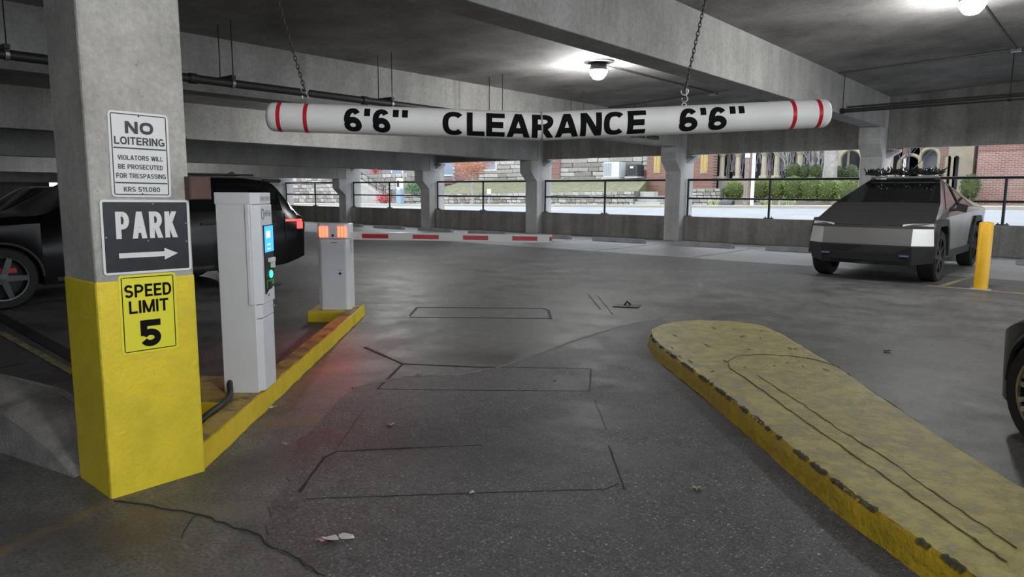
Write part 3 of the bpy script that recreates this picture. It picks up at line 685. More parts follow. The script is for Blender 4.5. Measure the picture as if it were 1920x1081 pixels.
# ================================================================== RIGHT YELLOW ISLAND
ZI = .135
leftp = [(1221, 623), (1226, 634), (1237, 645), (1252, 656), (1325, 709), (1421, 782), (1517, 859), (1614, 931), (1710, 996), (1826, 1071)]
rightp = [(1222, 617), (1233, 611), (1247, 606), (1267, 602), (1295, 599.5), (1325, 599), (1382, 601), (1431, 608), (1469, 625), (1517, 654), (1575, 688), (1628, 726), (1691, 767), (1758, 813), (1855, 873), (1920, 912)]
Lp = [G(a, b, ZI) for a, b in leftp]; Rp = [G(a, b, ZI) for a, b in rightp]
dl = (Lp[-1]-Lp[-4]).normalized(); dr = (Rp[-1]-Rp[-4]).normalized()
Lp.append(Lp[-1]+dl*2.6); Rp.append(Rp[-1]+dr*2.0)
outline = [p.xy for p in Lp[::-1]] + [p.xy for p in Rp]
dense = []
for a, b in zip(outline, outline[1:]+outline[:1]):
    n = max(1, int((b-a).length/.09))
    for k in range(n):
        q = a+(b-a)*k/n; dense.append(Vector((q.x+R.uniform(-.006, .006), q.y+R.uniform(-.006, .006))))
cen = Vector((sum(p.x for p in dense)/len(dense), sum(p.y for p in dense)/len(dense)))
def isl(scale_out, z): return [(p.x, p.y, z) for p in dense]
t = thing('traffic_island', 'faded yellow rounded traffic island on the right of the lane', 'traffic island', (cen.x, cen.y, 0))
n = len(dense); nrm = []
for i in range(n):
    d = (dense[(i+1) % n]-dense[i-1]).normalized(); nrm.append(Vector((-d.y, d.x)))
orient = 1 if sum((p-cen).dot(q) for p, q in zip(dense, nrm)) > 0 else -1
def ring(off, z, jit=0): return [(p.x+orient*q.x*off-cen.x, p.y+orient*q.y*off-cen.y, z+R.uniform(-jit, jit)) for p, q in zip(dense, nrm)]
rs = [ring(.035, 0), ring(.022, .05), ring(.016, ZI-.03), ring(.002, ZI-.008, .003)]
vs = sum(rs, []); fs = [(k*n+i, k*n+(i+1) % n, (k+1)*n+(i+1) % n, (k+1)*n+i) for k in range(3) for i in range(n)]
obj('kerb_side', MB().add(vs, fs), worn_paint('ochre_kerb_paint', (.62, .43, .02), (.10, .085, .05), .30, 8, .55, .45, .6), t, smooth=True)
def resample(P, n):
    L = [0]
    for q, r_ in zip(P, P[1:]): L.append(L[-1]+(r_-q).length)
    out = []
    for k in range(n+1):
        d = L[-1]*k/n; i = max(j for j in range(len(L)-1) if L[j] <= d+1e-9); out.append(P[i]+(P[i+1]-P[i])*((d-L[i])/(L[i+1]-L[i])))
    return out
A_, B_ = resample([p.xy for p in Lp], 90), resample([Lp[0].xy]+[p.xy for p in Rp], 90)
vs = []; fs = []; CR = [(0, -.010), (.02, .0), (.06, .004), (.3, .006), (.5, .007), (.7, .006), (.94, .004), (.98, .0), (1, -.010)]
for k in range(91):
    for c_, z_ in CR: q = A_[k]+(B_[k]-A_[k])*c_; vs.append((q.x-cen.x, q.y-cen.y, ZI+z_+R.uniform(-.0025, .0025)))
for k in range(90):
    for c_ in range(8): fs.append((k*9+c_, k*9+c_+1, k*9+10+c_, k*9+9+c_))
top = obj('island_top', MB().add(vs, fs), M_isle, t, smooth=True)
def groove(pix, wid, mat):
    q = []
    for a, b in zip(pix, pix[1:]):
        m_ = max(1, int(math.hypot(b[0]-a[0], b[1]-a[1])/14))
        for k in range(m_):
            g = G(a[0]+(b[0]-a[0])*k/m_, a[1]+(b[1]-a[1])*k/m_, ZI); q.append((g.x-cen.x+R.uniform(-.006, .006), g.y-cen.y+R.uniform(-.006, .006)))
    ob = obj('crack', MB().strip(q, [wid*R.uniform(.35, 1.5) for _ in q], .004), mat, top); ob.location.z = ZI+.0065; return ob
FA = resample(A_[:78], 420); rc = random.Random(31); on = 0; vs = []; fs = []; run = []
def flush(run):
    if len(run) < 3: return
    o_ = len(vs)
    for (p_, q_, w_, d_) in run:
        e_ = p_-cen
        vs.extend([(e_.x-q_.x*.0165, e_.y-q_.y*.0165, ZI-.012-d_), (e_.x-q_.x*.0045, e_.y-q_.y*.0045, ZI-.0065), (e_.x+q_.x*w_, e_.y+q_.y*w_, ZI-.0065+.0095*min(1, w_/.018))])
    for i in range(len(run)-1): fs.extend([(o_+i*3, o_+i*3+1, o_+i*3+4, o_+i*3+3), (o_+i*3+1, o_+i*3+2, o_+i*3+5, o_+i*3+4)])
for k in range(5, 415):
    d = (FA[k+1]-FA[k-1]).normalized(); q = Vector((-d.y, d.x)); q = q if (cen-FA[k]).dot(q) > 0 else -q
    if on <= 0 and rc.random() < .16: on = rc.randint(4, 16)
    if on > 0: run.append((FA[k], q, rc.uniform(.001, .010), rc.uniform(.0, .016))); on -= 1
    if on <= 0 and run: run[0] = (*run[0][:2], 0, 0); run[-1] = (*run[-1][:2], 0, 0); flush(run); run = []
obj('chipped_edge', MB().add(vs, fs), M_chip, t)['kind'] = 'stuff'
M_gr = plain('groove_dirt', (.15, .125, .05), .8, var=.4, vscale=25)
groove([(1575, 690), (1530, 675), (1480, 668), (1430, 666), (1385, 668), (1363, 678), (1370, 692), (1421, 727), (1500, 785), (1600, 855), (1700, 925), (1800, 995), (1900, 1065)], .007, M_gr)
groove([(1420, 705), (1490, 750), (1570, 805), (1660, 860), (1750, 925), (1840, 985), (1920, 1040)], .005, M_gr)
for _ in range(26):
    x = R.uniform(1250, 1560); y = R.uniform(607, 700)
    if y > 612+(x-1430)*.62 and y < 640+(x-1230)*.72: groove([(x, y), (x+R.uniform(3, 9), y+R.uniform(-2, 4)), (x+R.uniform(10, 20), y+R.uniform(0, 9))], .008, M_gr)

# ================================================================== WHEEL STOPS, STRIPES, BOLLARD
WL = ['grey wheel stop at the far left behind the barrier box', 'grey wheel stop below the stairs bay, second from the left', 'grey wheel stop left of the slim column, third from left',
      'grey wheel stop above the third red band of the barrier arm', 'grey wheel stop behind the tip of the barrier arm', 'grey wheel stop in front of the air conditioner bay',
      'grey wheel stop in front of the column right of the air conditioners', 'grey wheel stop beside the nose of the grey truck', 'grey wheel stop behind the grey truck', 'grey wheel stop right of the grey truck near the right edge']
prof = [(-.09, 0), (-.075, .09), (-.045, .125), (.045, .125), (.075, .09), (.09, 0)]
def stop_mesh():
    mb = MB(); L = 1.85
    rows = [(0, .0), (.0, 1)]
    a = [(.0, y, z) for y, z in prof]; b = [(.13, y*.8, z) for y, z in prof]
    xs = [(0, .55), (.10, 1), (L-.10, 1), (L, .55)]
    vs = []; fs = []
    for x, s in xs: vs += [(x, y*(.7+.3*s), z*(s if z > .1 else 1) if z > .0 else 0) for y, z in prof]
    for k in range(3):
        for q in range(5): fs.append((k*6+q, k*6+q+1, k*6+7+q, k*6+6+q))
        fs.append((k*6+5, k*6, k*6+6, k*6+11))
    fs += [tuple(range(6)), tuple(range(18, 24))]
    return mesh_of('wheel_stop', mb.add(vs, fs), .008)
sm = stop_mesh(); sm.materials.append(M_stop)
for k in range(10):
    x = -25.95 + 2.722*k
    o = obj('wheel_stop', sm, None, loc=(x, 18.62+R.uniform(-.06, .06), 0), rotz=R.uniform(-.012, .012)); tag(o, WL[k], 'wheel stop', 'concrete wheel stops along the back wall')
fl = bpy.data.objects['floor']
for k in range(11):
    x = -26.4+2.722*k
    obj('bay_line', MB().box(x-.05, x+.05, 15.2, 20.3, 0, .004), M_line, fl)
# hatched access aisle right of the truck
for k in range(6):
    obj('hatch_line', MB().extr([(-1.75+k*.35, 14.2+k*.9, 0), (-1.75+k*.35+.12, 14.2+k*.9, 0), (1.2, 13.6+k*.95, 0), (1.2, 13.5+k*.95, 0)], (0, 0, .003)), M_line, fl)
obj('aisle_line', MB().strip([(-2.2, 13.2), (1.6, 13.0)], .09, .003), worn_paint('faded_yellow_line', (.42, .36, .14), (.2, .19, .18), .5, 10, .7), fl)
obj('aisle_line', MB().strip([(-2.0, 13.3), (-1.7, 16.5)], .09, .003), MATS['faded_yellow_line'], fl)
# dark strip and yellow line on the left deck
g0, g1 = G(-60, 560), G(150, 676)
obj('dark_strip', MB().strip([(g0.x, g0.y), (g1.x, g1.y)], .13, .004), plain('strip_tar', (.02, .018, .016), .7), fl)
g0, g1 = G(0, 622), G(140, 700)
obj('yellow_line', MB().strip([(g0.x, g0.y), (g1.x, g1.y)], .07, .003), MATS['faded_yellow_line'], fl)

t = thing('bollard', 'yellow steel bollard beside the grey truck', 'bollard', (-1.46, 13.27, 0))
obj('post', MB().lathe([(.10, 0), (.10, 1.04), (.09, 1.055), (.05, 1.063), (0, 1.066)], 28), M_bol, t, smooth=True)
obj('footing', MB().lathe([(.15, 0), (.14, .012), (.10, .014)], 28), M_stop, t)

# ================================================================== PIPES, CONDUITS, LAMPS
t = thing('sprinkler_pipe', 'dark sprinkler pipe hung along the beam behind the left chain', 'pipe', (-9.33, 0, 2.93))
obj('pipe_run', MB().tube([(0, -3, 0), (0, 17, 0)], .055, 12), M_pipe, t, smooth=True)
for v in (.0, 2.5, 5.1, 7.9, 10.7, 13.5, 16.3):
    obj('coupling', MB().tube([(0, v-.6, 0), (0, v-.5, 0)], .068, 12), M_pipe, t)
    h = obj('hanger_bracket', MB().box(-.36, .05, v-.03, v+.03, .06, .11), M_pipe, t, .004)
    obj('clamp', MB().tube([(0, v-.02, 0), (0, v+.02, 0)], .064, 12), M_galv, h)
    obj('hanger_rod', MB().tube([(.03, v, .08), (.03, v, zc(-9.3)-2.93)], .008, 6), M_dk, h)
    obj('hanger_rod', MB().tube([(-.32, v, .08), (-.32, v, zc(-9.65)-2.93)], .008, 6), M_dk, h)
t = thing('drain_pipe', 'thin dark pipe running right from the end of the clearance bar', 'pipe', (-4.6, 16.4, 3.25))
obj('pipe_run', MB().tube([(0, 0, 0), (10, 0, .10)], .045, 12), M_pipe, t, smooth=True)
obj('pipe_run', MB().tube([(.1, 0, .075), (10, 0, .175)], .02, 8), M_pipe, t, smooth=True)
for x in (.02, 2.97, 6): 
    obj('hanger_rod', MB().tube([(x, 0, 0), (x, 0, zc(-4.6+x)-3.25)], .01, 6), M_dk, t)
    obj('clamp', MB().tube([(x-.03, 0, x*.01), (x+.03, 0, x*.01)], .06, 10), M_dk, t)
def conduit(label, pts):
    o = obj('conduit', MB().tube(pts, .014, 6), plain('conduit_grey', (.10, .10, .10), .5, .4), smooth=True); tag(o, label, 'conduit')
    return o
conduit('thin conduit across the ceiling left of the lamp corner box at right', [(-4.6, 16.0, zc(-4.6)-.016), (-1.6, 16.2, zc(-1.6)-.016)])
conduit('thin conduit from the right lamp to the ceiling box', [(-1.62, 11.4, zc(-1.62)-.03), (-1.58, 16.2, zc(-1.58)-.016)])
conduit('thin conduit from the middle lamp along the ceiling', [(-7.42, 11.3, zc(-7.42)-.03), (-7.43, 16.1, zc(-7.43)-.016)])
conduit('thin conduit across the ceiling behind the right hook', [(-10.3, 16.1, zc(-10.3)-.016), (-5.05, 16.1, zc(-5.05)-.016)])
t = thing('ceiling_box', 'small grey junction box on the ceiling at upper right', 'junction box', (-1.58, 16.2, zc(-1.58)-.06)); obj('body', MB().box(-.09, .09, -.06, .06, 0, .06), MATS['conduit_grey'], t, .004); obj('lid', MB().box(-.08, .08, -.05, .05, -.006, 0), M_galv, t)
t = thing('ceiling_box', 'small grey junction box on the ceiling beyond the right hook', 'junction box', (-7.43, 16.15, zc(-7.43)-.06)); obj('body', MB().box(-.09, .09, -.06, .06, 0, .06), MATS['conduit_grey'], t, .004); obj('lid', MB().box(-.08, .08, -.05, .05, -.006, 0), M_galv, t)

M_diff = plain('lit_diffuser', (.9, .95, .95), .3, emit=(1.0, 1.0, 1.0), es=LAMP_STRENGTH)
def lamp(u, v, label, group=None):
    z = zc(u); t = thing('ceiling_lamp', label, 'lamp', (u, v, z), 0, group)
    obj('mounting_disc', MB().lathe([(.27, .015), (.29, -.004), (.27, -.014), (.13, -.022)], 32), M_cover, t, smooth=True)
    obj('housing', MB().lathe([(.12, -.018), (.135, -.03), (.165, -.14), (.16, -.15)], 28), M_cover, t, smooth=True)
    d = obj('diffuser', MB().lathe([(.158, -.15), (.166, -.175), (.155, -.21), (.11, -.275), (.085, -.30), (.06, -.31), (0, -.312)], 28), M_diff, t, smooth=True)
    ld = bpy.data.lights.new('lamp_light', 'POINT'); ld.energy = LAMP_WATT; ld.color = (1, 1, .99); ld.shadow_soft_size = .12
    lo = bpy.data.objects.new('lamp_light', ld); COL.objects.link(lo); lo.parent = t; lo.location = (0, 0, -.52)
    return t
lamp(-7.42, 11.22, 'glowing ceiling lamp above the middle of the clearance bar')
lamp(-1.63, 11.29, 'glowing ceiling lamp at the top right corner')
for (u, v) in [(.6, 1.2), (6.3, -.6), (4.1, 11.3), (-13.1, 11.2), (-24.5, 11.2)]:  # unseen lamps added to raise the light inside
    lamp(u, v, 'unseen ceiling lamp added to brighten the garage', 'added lamps outside the view')

# ================================================================== VEHICLES
def wheel_parts(parent, x, y, r, wd, side, rim_mat, spokes=5, caliper=None, pair=False):
    """tyre (part) with rim, hub and caliper (sub-parts); axle along local x, outer face towards side"""
    M = Matrix.Translation((x, y, r)) @ Matrix.Rotation(math.pi/2*side, 4, 'Y')      # lathe z -> outward
    rr = r*.72
    t = obj('tire', MB().lathe([(rr, -wd), (r*.93, -wd), (r, -wd*.88), (r, -wd*.12), (r*.93, 0), (rr, -.01), (rr, -wd)], 36, M, False), M_tire, parent, smooth=True)
    mb = MB().lathe([(rr, -.005), (rr*.95, -.012), (rr*.92, -.035), (rr*.9, -wd*.55), (.0, -wd*.55)], 32, M, False)
    obj('rim_well', mb, M_rimb, t, smooth=True)
    mb = MB().lathe([(0, -.012), (r*.16, -.014), (r*.18, -.05), (0, -.052)], 18, M)
    for k in range(spokes):
        for dlt in ((-.13, .13) if pair else (0,)):
            a = 2*math.pi*k/spokes+dlt+.3; wq = .017 if pair else .038
            X = Vector((math.cos(a), math.sin(a), 0)); Y = Vector((-math.sin(a), math.cos(a), 0))
            q = [X*(r*.1)-Y*wq, X*(r*.1)+Y*wq, X*(rr*.96)+Y*wq*.8, X*(rr*.96)-Y*wq*.8]
            mb.add([p+Vector((0, 0, -.045)) for p in q]+[p+Vector((0, 0, -.015)) for p in q], [(0,3,2,1),(4,5,6,7),(0,1,5,4),(1,2,6,5),(2,3,7,6),(3,0,4,7)], M)
    mb.lathe([(rr*.99, -.004), (rr*1.0, -.02), (rr*.93, -.022), (rr*.93, -.006), (rr*.99, -.004)], 32, M, False)
    obj('rim', mb, rim_mat, t)
    if caliper: obj('brake_caliper', MB().box(-.13, -.06, -.16, .16, -.075, -.052, M), caliper, t, .008)
    return t
def panel(poly, th=.02, c=(0, 2.8, .75)):
    P = [Vector(p) for p in poly]; nrm = Vector((0, 0, 0))
    for i in range(len(P)): nrm += P[i].cross(P[(i+1) % len(P)])
    nrm.normalize(); mid = sum(P, Vector())/len(P)
    if nrm.dot(Vector(c)-mid) < 0: nrm = -nrm
    return MB().extr(P, nrm*th)
def mir(poly): return [(-x, y, z) for x, y, z in poly]

# ---- angular stainless pickup
t = thing('pickup_truck', 'angular stainless steel pickup truck with black windshield and flat hood', 'truck', (-3.163, 13.04, 0), -.0147)
tr = t
obj('underbody', MB().box(-.70, .70, .35, 5.5, .32, .72), M_plas, t)
obj('inner_shell', MB().add([(-.86, .40, .62), (.86, .40, .62), (.86, 5.5, .62), (-.86, 5.5, .62), (-.84, .40, .96), (.84, .40, .96), (.80, 5.5, 1.15), (-.80, 5.5, 1.15),
     (-.56, 2.6, 1.74), (.56, 2.6, 1.74)], [(0,3,2,1), (0,1,5,4), (1,2,6,5), (2,3,7,6), (3,0,4,7), (4,5,9,8), (5,6,9), (6,7,8,9), (7,4,8)]), M_plas, t)
# bumper
bp = obj('front_bumper', MB().add(
    [(-.95, .75, .34), (-.97, .40, .34), (-.72, .16, .30), (0, .07, .30), (.72, .16, .30), (.97, .40, .34), (.95, .75, .34),
     (-.99, .75, .63), (-1.0, .34, .63), (-.72, .08, .63), (0, .055, .63), (.72, .08, .63), (1.0, .34, .63), (.99, .75, .63)],
    [(i, i+1, i+8, i+7) for i in range(6)]+[(6, 0, 7, 13), (0, 1, 2, 3, 4, 5, 6), (7, 8, 9, 10, 11, 12, 13)]), M_plas, t, .012)
obj('lower_intake', MB().extr([(-.62, .115, .37), (.62, .115, .37), (.66, .105, .50), (-.66, .105, .50)], (0, -.06, 0)), plain('intake_black', (.004, .004, .004), .8), bp)
for s in (-1, 1): obj('fog_lamp', MB().box(s*.62-.07, s*.62+.07, .03, .09, .455, .485), plain('bluish_fog_lens', (.10, .13, .22), .15), bp)
# steel fascia in three panels
z0, z1 = .635, .915
fp = obj('fascia_panel', panel([(-.70, .085, z0), (.0, .078, z0), (.0, .128, z1), (-.70, .135, z1)]), M_steel, t)
mb = panel([(.70, .085, z0), (.0, .078, z0), (.0, .128, z1), (.70, .135, z1)]); obj('fascia_half', mb, M_steel, fp)
for s in (-1, 1):
    obj('corner_panel', panel([(s*.705, .087, z0), (s*.995, .33, z0), (s*.965, .37, z1), (s*.705, .137, z1)]), M_steel, t)
    obj('headlight', panel([(s*.55, .14, .955), (s*.965, .385, .955), (s*.955, .41, 1.005), (s*.70, .22, 1.005), (s*.55, .16, .985)]), plain('headlight_lens', (.42, .43, .45), .15), t)
obj('light_bar', panel([(-.96, .385, .915), (-.70, .135, .915), (0, .128, .915), (.70, .135, .915), (.96, .385, .915), (.96, .41, .962), (.70, .165, .962), (0, .158, .962), (-.70, .165, .962), (-.96, .41, .962)]), M_plas, t)
obj('hood', MB().add([(-.955, .41, 1.005), (-.70, .19, .968), (0, .165, .966), (.70, .19, .968), (.955, .41, 1.005), (.865, 1.28, 1.335), (-.865, 1.28, 1.335), (0, 1.28, 1.345), (0, .5, .9)],
    [(0, 1, 6), (1, 2, 7, 6), (2, 3, 5, 7), (3, 4, 5), (0, 6, 8), (6, 7, 8), (7, 5, 8), (5, 4, 8), (4, 3, 8), (3, 2, 8), (2, 1, 8), (1, 0, 8)]), M_wrap, t)
obj('windshield', panel([(-.862, 1.30, 1.342), (.862, 1.30, 1.342), (.60, 2.56, 1.775), (-.60, 2.56, 1.775)]), M_glassd, t)
obj('wiper', MB().tube([(.70, 1.33, 1.37), (.62, 2.1, 1.64)], .012, 6), M_plas, t)
obj('roof_panel', panel([(-.60, 2.57, 1.78), (.60, 2.57, 1.78), (.66, 3.75, 1.60), (-.66, 3.75, 1.60)]), M_glassd, t)
obj('bed_cover', panel([(-.66, 3.76, 1.597), (.66, 3.76, 1.597), (.78, 5.6, 1.27), (-.78, 5.6, 1.27)]), M_plas, t)
obj('tailgate', panel([(-.95, 5.62, .65), (.95, 5.62, .65), (.97, 5.62, 1.19), (.78, 5.62, 1.26), (-.78, 5.62, 1.26), (-.97, 5.62, 1.19)]), M_steel, t)
obj('rear_bumper', MB().box(-.95, .95, 5.45, 5.68, .38, .64), M_plas, t, .02)
for s in (-1, 1):
    # pillar and sail panels above the belt crease
    obj('front_pillar', panel([(s*.965, .405, .995), (s*.87, 1.28, 1.335), (s*.61, 2.58, 1.785), (s*.655, 2.63, 1.725), (s*.905, 1.55, 1.22), (s*.99, 1.52, 1.10)]), M_steel, t)
    obj('cant_rail', panel([(s*.61, 2.58, 1.785), (s*.79, 5.6, 1.265), (s*.985, 5.6, 1.20), (s*.90, 4.55, 1.26), (s*.745, 4.05, 1.46), (s*.655, 2.63, 1.725)]), M_steel, t)
    win = obj('side_window', panel([(s*.91, 1.60, 1.215), (s*.665, 2.64, 1.70), (s*.745, 3.98, 1.455), (s*.885, 4.45, 1.255)], .012), M_glassd, t)
    obj('window_divider', panel([(s*.905, 2.95, 1.235), (s*.69, 2.92, 1.665), (s*.695, 3.0, 1.65), (s*.907, 3.05, 1.235)], .01, (s*3, 2.9, 1.3)), M_plas, win)
    obj('belt_panel', panel([(s*.99, 1.52, 1.10), (s*.905, 1.55, 1.215), (s*.89, 4.5, 1.25), (s*.985, 5.6, 1.20), (s*1.0, 2.8, 1.14)]), M_steel, t)
    # doors and quarter panels below the crease
    obj('front_fender', panel([(s*.97, .40, .64), (s*.966, .40, .99), (s*.99, 1.50, 1.10), (s*.985, 1.50, .80), (s*.98, 1.32, 1.0), (s*.975, .62, 1.0), (s*.97, .44, .84)]), M_steel, t)
    obj('front_door', panel([(s*.99, 1.51, 1.10), (s*.995, 2.75, 1.135), (s*.975, 2.75, .50), (s*.97, 1.60, .50), (s*.985, 1.51, .80)]), M_steel, t)
    obj('rear_door', panel([(s*.995, 2.76, 1.135), (s*.99, 3.85, 1.16), (s*.975, 3.85, .80), (s*.97, 3.72, .50), (s*.975, 2.76, .50)]), M_steel, t)
    obj('rear_quarter', panel([(s*.99, 3.86, 1.16), (s*.985, 5.6, 1.20), (s*.96, 5.6, .66), (s*.965, 5.24, .66), (s*.972, 5.05, .98), (s*.972, 4.1, .98), (s*.975, 3.86, .80)]), M_steel, t)
    obj('rocker_panel', MB().box(min(s*.80, s*.99), max(s*.80, s*.99), 1.45, 3.85, .36, .50), M_plas, t, .01)
    for y0 in (.93, 4.56):
        fl_ = [(-.62, .42), (-.52, .88), (-.36, 1.06), (.36, 1.06), (.54, .88), (.66, .42), (.55, .42), (.44, .80), (.30, .945), (-.29, .945), (-.42, .80), (-.50, .42)]
        if y0 < 1: fl_ = [(a if a > -.5 else a+.05, b) for a, b in fl_]
        obj('wheel_arch', MB().extr([(s*.90, y0+a, b) for a, b in fl_], (s*.125, 0, 0)), M_plas, t, .006)
        wheel_parts(t, s*1.0, y0, .44, .28, s, M_rimb, 7)
    if s < 0: continue
    mr = obj('mirror', MB().add([(s*1.02, 1.78, 1.20), (s*1.20, 1.74, 1.17), (s*1.22, 1.76, 1.30), (s*1.05, 1.80, 1.345), (s*1.03, 1.95, 1.22), (s*1.18, 1.90, 1.20), (s*1.19, 1.92, 1.28), (s*1.05, 1.95, 1.31)],
        [(0,1,2,3),(4,7,6,5),(0,4,5,1),(1,5,6,2),(2,6,7,3),(3,7,4,0)]), M_plas, t, .01)
    obj('mirror_arm', MB().tube([(s*.92, 1.85, 1.20), (s*1.06, 1.86, 1.23)], .025, 8), M_plas, mr)
# roof rack bar of the truck
obj('roof_bar', MB().box(-.60, .60, 2.52, 2.57, 1.80, 1.835), plain('bar_aluminium', (.35, .35, .34), .35, .8), t, .004)
for s in (-1, 1): obj('bar_foot', MB().box(s*.56-.03, s*.56+.03, 2.5, 2.62, 1.76, 1.81), M_plas, t)
# garland of foliage with small bulbs along the bar
g = thing('garland', 'dark leafy garland with tiny white bulbs lying on the truck roof', 'garland', (-3.163, 15.62, 1.848), -.0147)
mb = MB(); mb2 = MB()
rg = random.Random(3)
for k in range(420):
    x = -.66+1.32*k/419; c = Vector((x, rg.uniform(-.06, .10), .03+rg.uniform(-.02, .06)))
    d = Vector((rg.uniform(-1, 1), rg.uniform(-1, 1), rg.uniform(-.3, 1))).normalized(); L = rg.uniform(.06, .15); q = d.orthogonal().normalized()*.016; h = d.cross(q).normalized()*.004
    mb.add([c, c+d*L*.5+q, c+d*L, c+d*L*.5-q, c+d*L*.5+h], [(0,1,4),(1,2,4),(2,3,4),(3,0,4),(0,3,2,1)])
mb.tube([(-.68+.136*i, 0, .04+.012*math.sin(i*2.1)) for i in range(11)], .025, 6)
for k in range(22):
    c = (rg.uniform(-.62, .62), rg.uniform(-.09, .02), rg.uniform(.0, .13)); mb2.lathe([(0, -.009), (.009, 0), (0, .009)], 6, Matrix.Translation(c))
obj('foliage', mb, plain('dark_garland', (.012, .018, .012), .6), g)['kind'] = 'stuff'
obj('bulbs', mb2, plain('bulb_white', (.8, .8, .75), .3, emit=(1, .97, .9), es=.5), g)['kind'] = 'stuff'

# ---- lofted cars
def interp(keys, y):
    for a, b in zip(keys, keys[1:]):
        if a[0] <= y <= b[0]:
            t_ = (y-a[0])/max(1e-6, b[0]-a[0]); return [p+(q-p)*t_ for p, q in zip(a, b)]
    return list(keys[-1])
def sm_interp(keys, y):
    a = [interp(keys, min(keys[-1][0], max(0, y+d))) for d in (-.09, -.045, 0, .045, .09)] if .1 < y < keys[-1][0]-.1 else [interp(keys, y)]
    return [sum(q)/len(a) for q in zip(*a)]
def loft_car(name, label, loc, rotz, keys, axles, rw, tw, track, rim_mat, spokes, paint, win_range, pair=False, caliper=None, lamps=None):
    t = thing(name, label, 'car', loc, rotz); L = keys[-1][0]
    ys = sorted(set([k[0] for k in keys]+[L*i/70 for i in range(71)]+[a+dx for a in axles for dx in (-rw*1.13, -rw*1.1, rw*1.1, rw*1.13)]))
    rows = []
    for y in ys:
        _, zl, zb, zt, wl, wb, wt = sm_interp(keys, y)
        for a in axles:
            q = (rw*1.13)**2-(y-a)**2
            if q > 0: zl = max(zl, rw+math.sqrt(q)) if rw+math.sqrt(q) > zl else zl
        zl = min(zl, zb-.04)
        zm = zl+(zb-zl)*.45
        rows.append([(wl, y, zl), (wl+.012, y, zm), (wb, y, zb), (wb*.15+wt*.85, y, zt-.03*(zt-zb)-.008), (wt*.88, y, zt), (wt*.45, y, zt+.018), (0, y, zt+.024)])
    vs = []; fs = []; K = 13
    for r_ in rows: vs += r_+[(-x, y, z) for x, y, z in r_[-2::-1]]
    for i in range(len(rows)-1):
        for k in range(K-1): fs.append((i*K+k, i*K+k+1, (i+1)*K+k+1, (i+1)*K+k))
        fs.append((i*K+K-1, i*K, (i+1)*K, (i+1)*K+K-1))
    fs += [tuple(range(K)), tuple(range((len(rows)-1)*K, len(rows)*K))]
    obj('body', MB().add(vs, fs), paint, t, smooth=True)
    for s in (-1, 1):
        for a in axles:
            wheel_parts(t, s*track, a, rw, tw, s, rim_mat, spokes, caliper, pair)
            n = 20; pts = [(s*(min(track, interp(keys, a+rw*1.13*math.cos(math.pi*k/n))[4]+.004)), a+rw*1.13*math.cos(math.pi*k/n), rw+rw*1.13*math.sin(math.pi*k/n)) for k in range(n+1)]
            obj('arch_trim', MB().tube(pts, .02, 6), M_plas, t, smooth=True)
        y0, y1, cuts = win_range
        for a, b in zip((y0,)+cuts, cuts+(y1,)):
            a += .02; b -= .02; P = []; n = 8
            for lo, rng in ((.10, [a+(b-a)*k/n for k in range(n+1)]), (.86, [b-(b-a)*k/n for k in range(n+1)])):
                for y in rng:
                    _, zl, zb, zt, wl, wb, wt = interp(keys, y)
                    x1, z1 = wb, zb; x2, z2 = wb*.15+wt*.85, zt-.03*(zt-zb)-.008
                    P.append((s*(x1+(x2-x1)*lo+.004), y, z1+(z2-z1)*lo))
            m_ = len(P)//2; mb = MB()
            vs = P+[(x-s*.006, y, z) for x, y, z in P]; N = len(P)
            fs = [(k, k+1, N-2-k, N-1-k) for k in range(m_-1)]
            mb.add(vs[:N], fs); obj('side_window', mb, M_glassd, t)
            _, zl, zb, zt, wl, wb, wt = interp(keys, b)
            obj('door_seam', MB().tube([(s*(wl+.008), b+.02, .45), (s*(wl+.012), b+.02, .8), (s*(wb+.001), b+.02, zb)], .004, 4), M_plas, t)
            obj('door_handle', MB().box(min(s*wb, s*(wb+.03)), max(s*wb, s*(wb+.03)), b-.30, b-.08, zb-.14, zb-.11), paint, t, .004)
    return t
SUVK = [(0, .38, .78, .84, .62, .72, .62), (.10, .30, .95, 1.02, .86, .90, .78), (.5, .27, 1.02, 1.10, .97, .97, .86), (1.45, .27, 1.06, 1.17, .98, .98, .88), (2.15, .27, 1.09, 1.60, .98, .98, .70),
        (2.6, .27, 1.10, 1.69, .98, .98, .68), (4.35, .27, 1.12, 1.70, .98, .97, .67), (4.80, .28, 1.12, 1.64, .97, .95, .66), (5.10, .36, 1.10, 1.20, .94, .93, .78), (5.22, .40, 1.05, 1.10, .92, .92, .80), (5.30, .48, .92, .98, .80, .84, .70)]
suv = loft_car('black_suv', 'black SUV with lit tail light parked behind the ticket machine', (-11.30, 1.61, 0), 0, SUVK, (.92, 4.12), .385, .27, .985, plain('graphite_rim', (.10, .10, .105), .3, .8), 5, M_cpaint, (1.75, 4.85, (2.75, 3.75)), caliper=plain('red_caliper', (.45, .02, .01), .4))
tl = plain('tail_light_red', (.4, .02, .02), .2, emit=(1, .06, .05), es=1.6)
for s in (-1, 1):
    obj('tail_light', MB().box(min(s*.84, s*.965), max(s*.84, s*.965), 4.86, 5.17, .985, 1.02), tl, suv, .008); obj('tail_light', MB().box(min(s*.84, s*.955), max(s*.84, s*.955), 5.08, 5.19, .86, .98), tl, suv, .01)
obj('roof_spoiler', MB().box(-.62, .62, 4.70, 5.02, 1.62, 1.67), M_cpaint, suv, .015)
obj('antenna_fin', MB().extr([(-.02, 4.25, 1.70), (-.02, 4.55, 1.70), (-.02, 4.50, 1.80)], (.04, 0, 0)), M_cpaint, suv, .006)
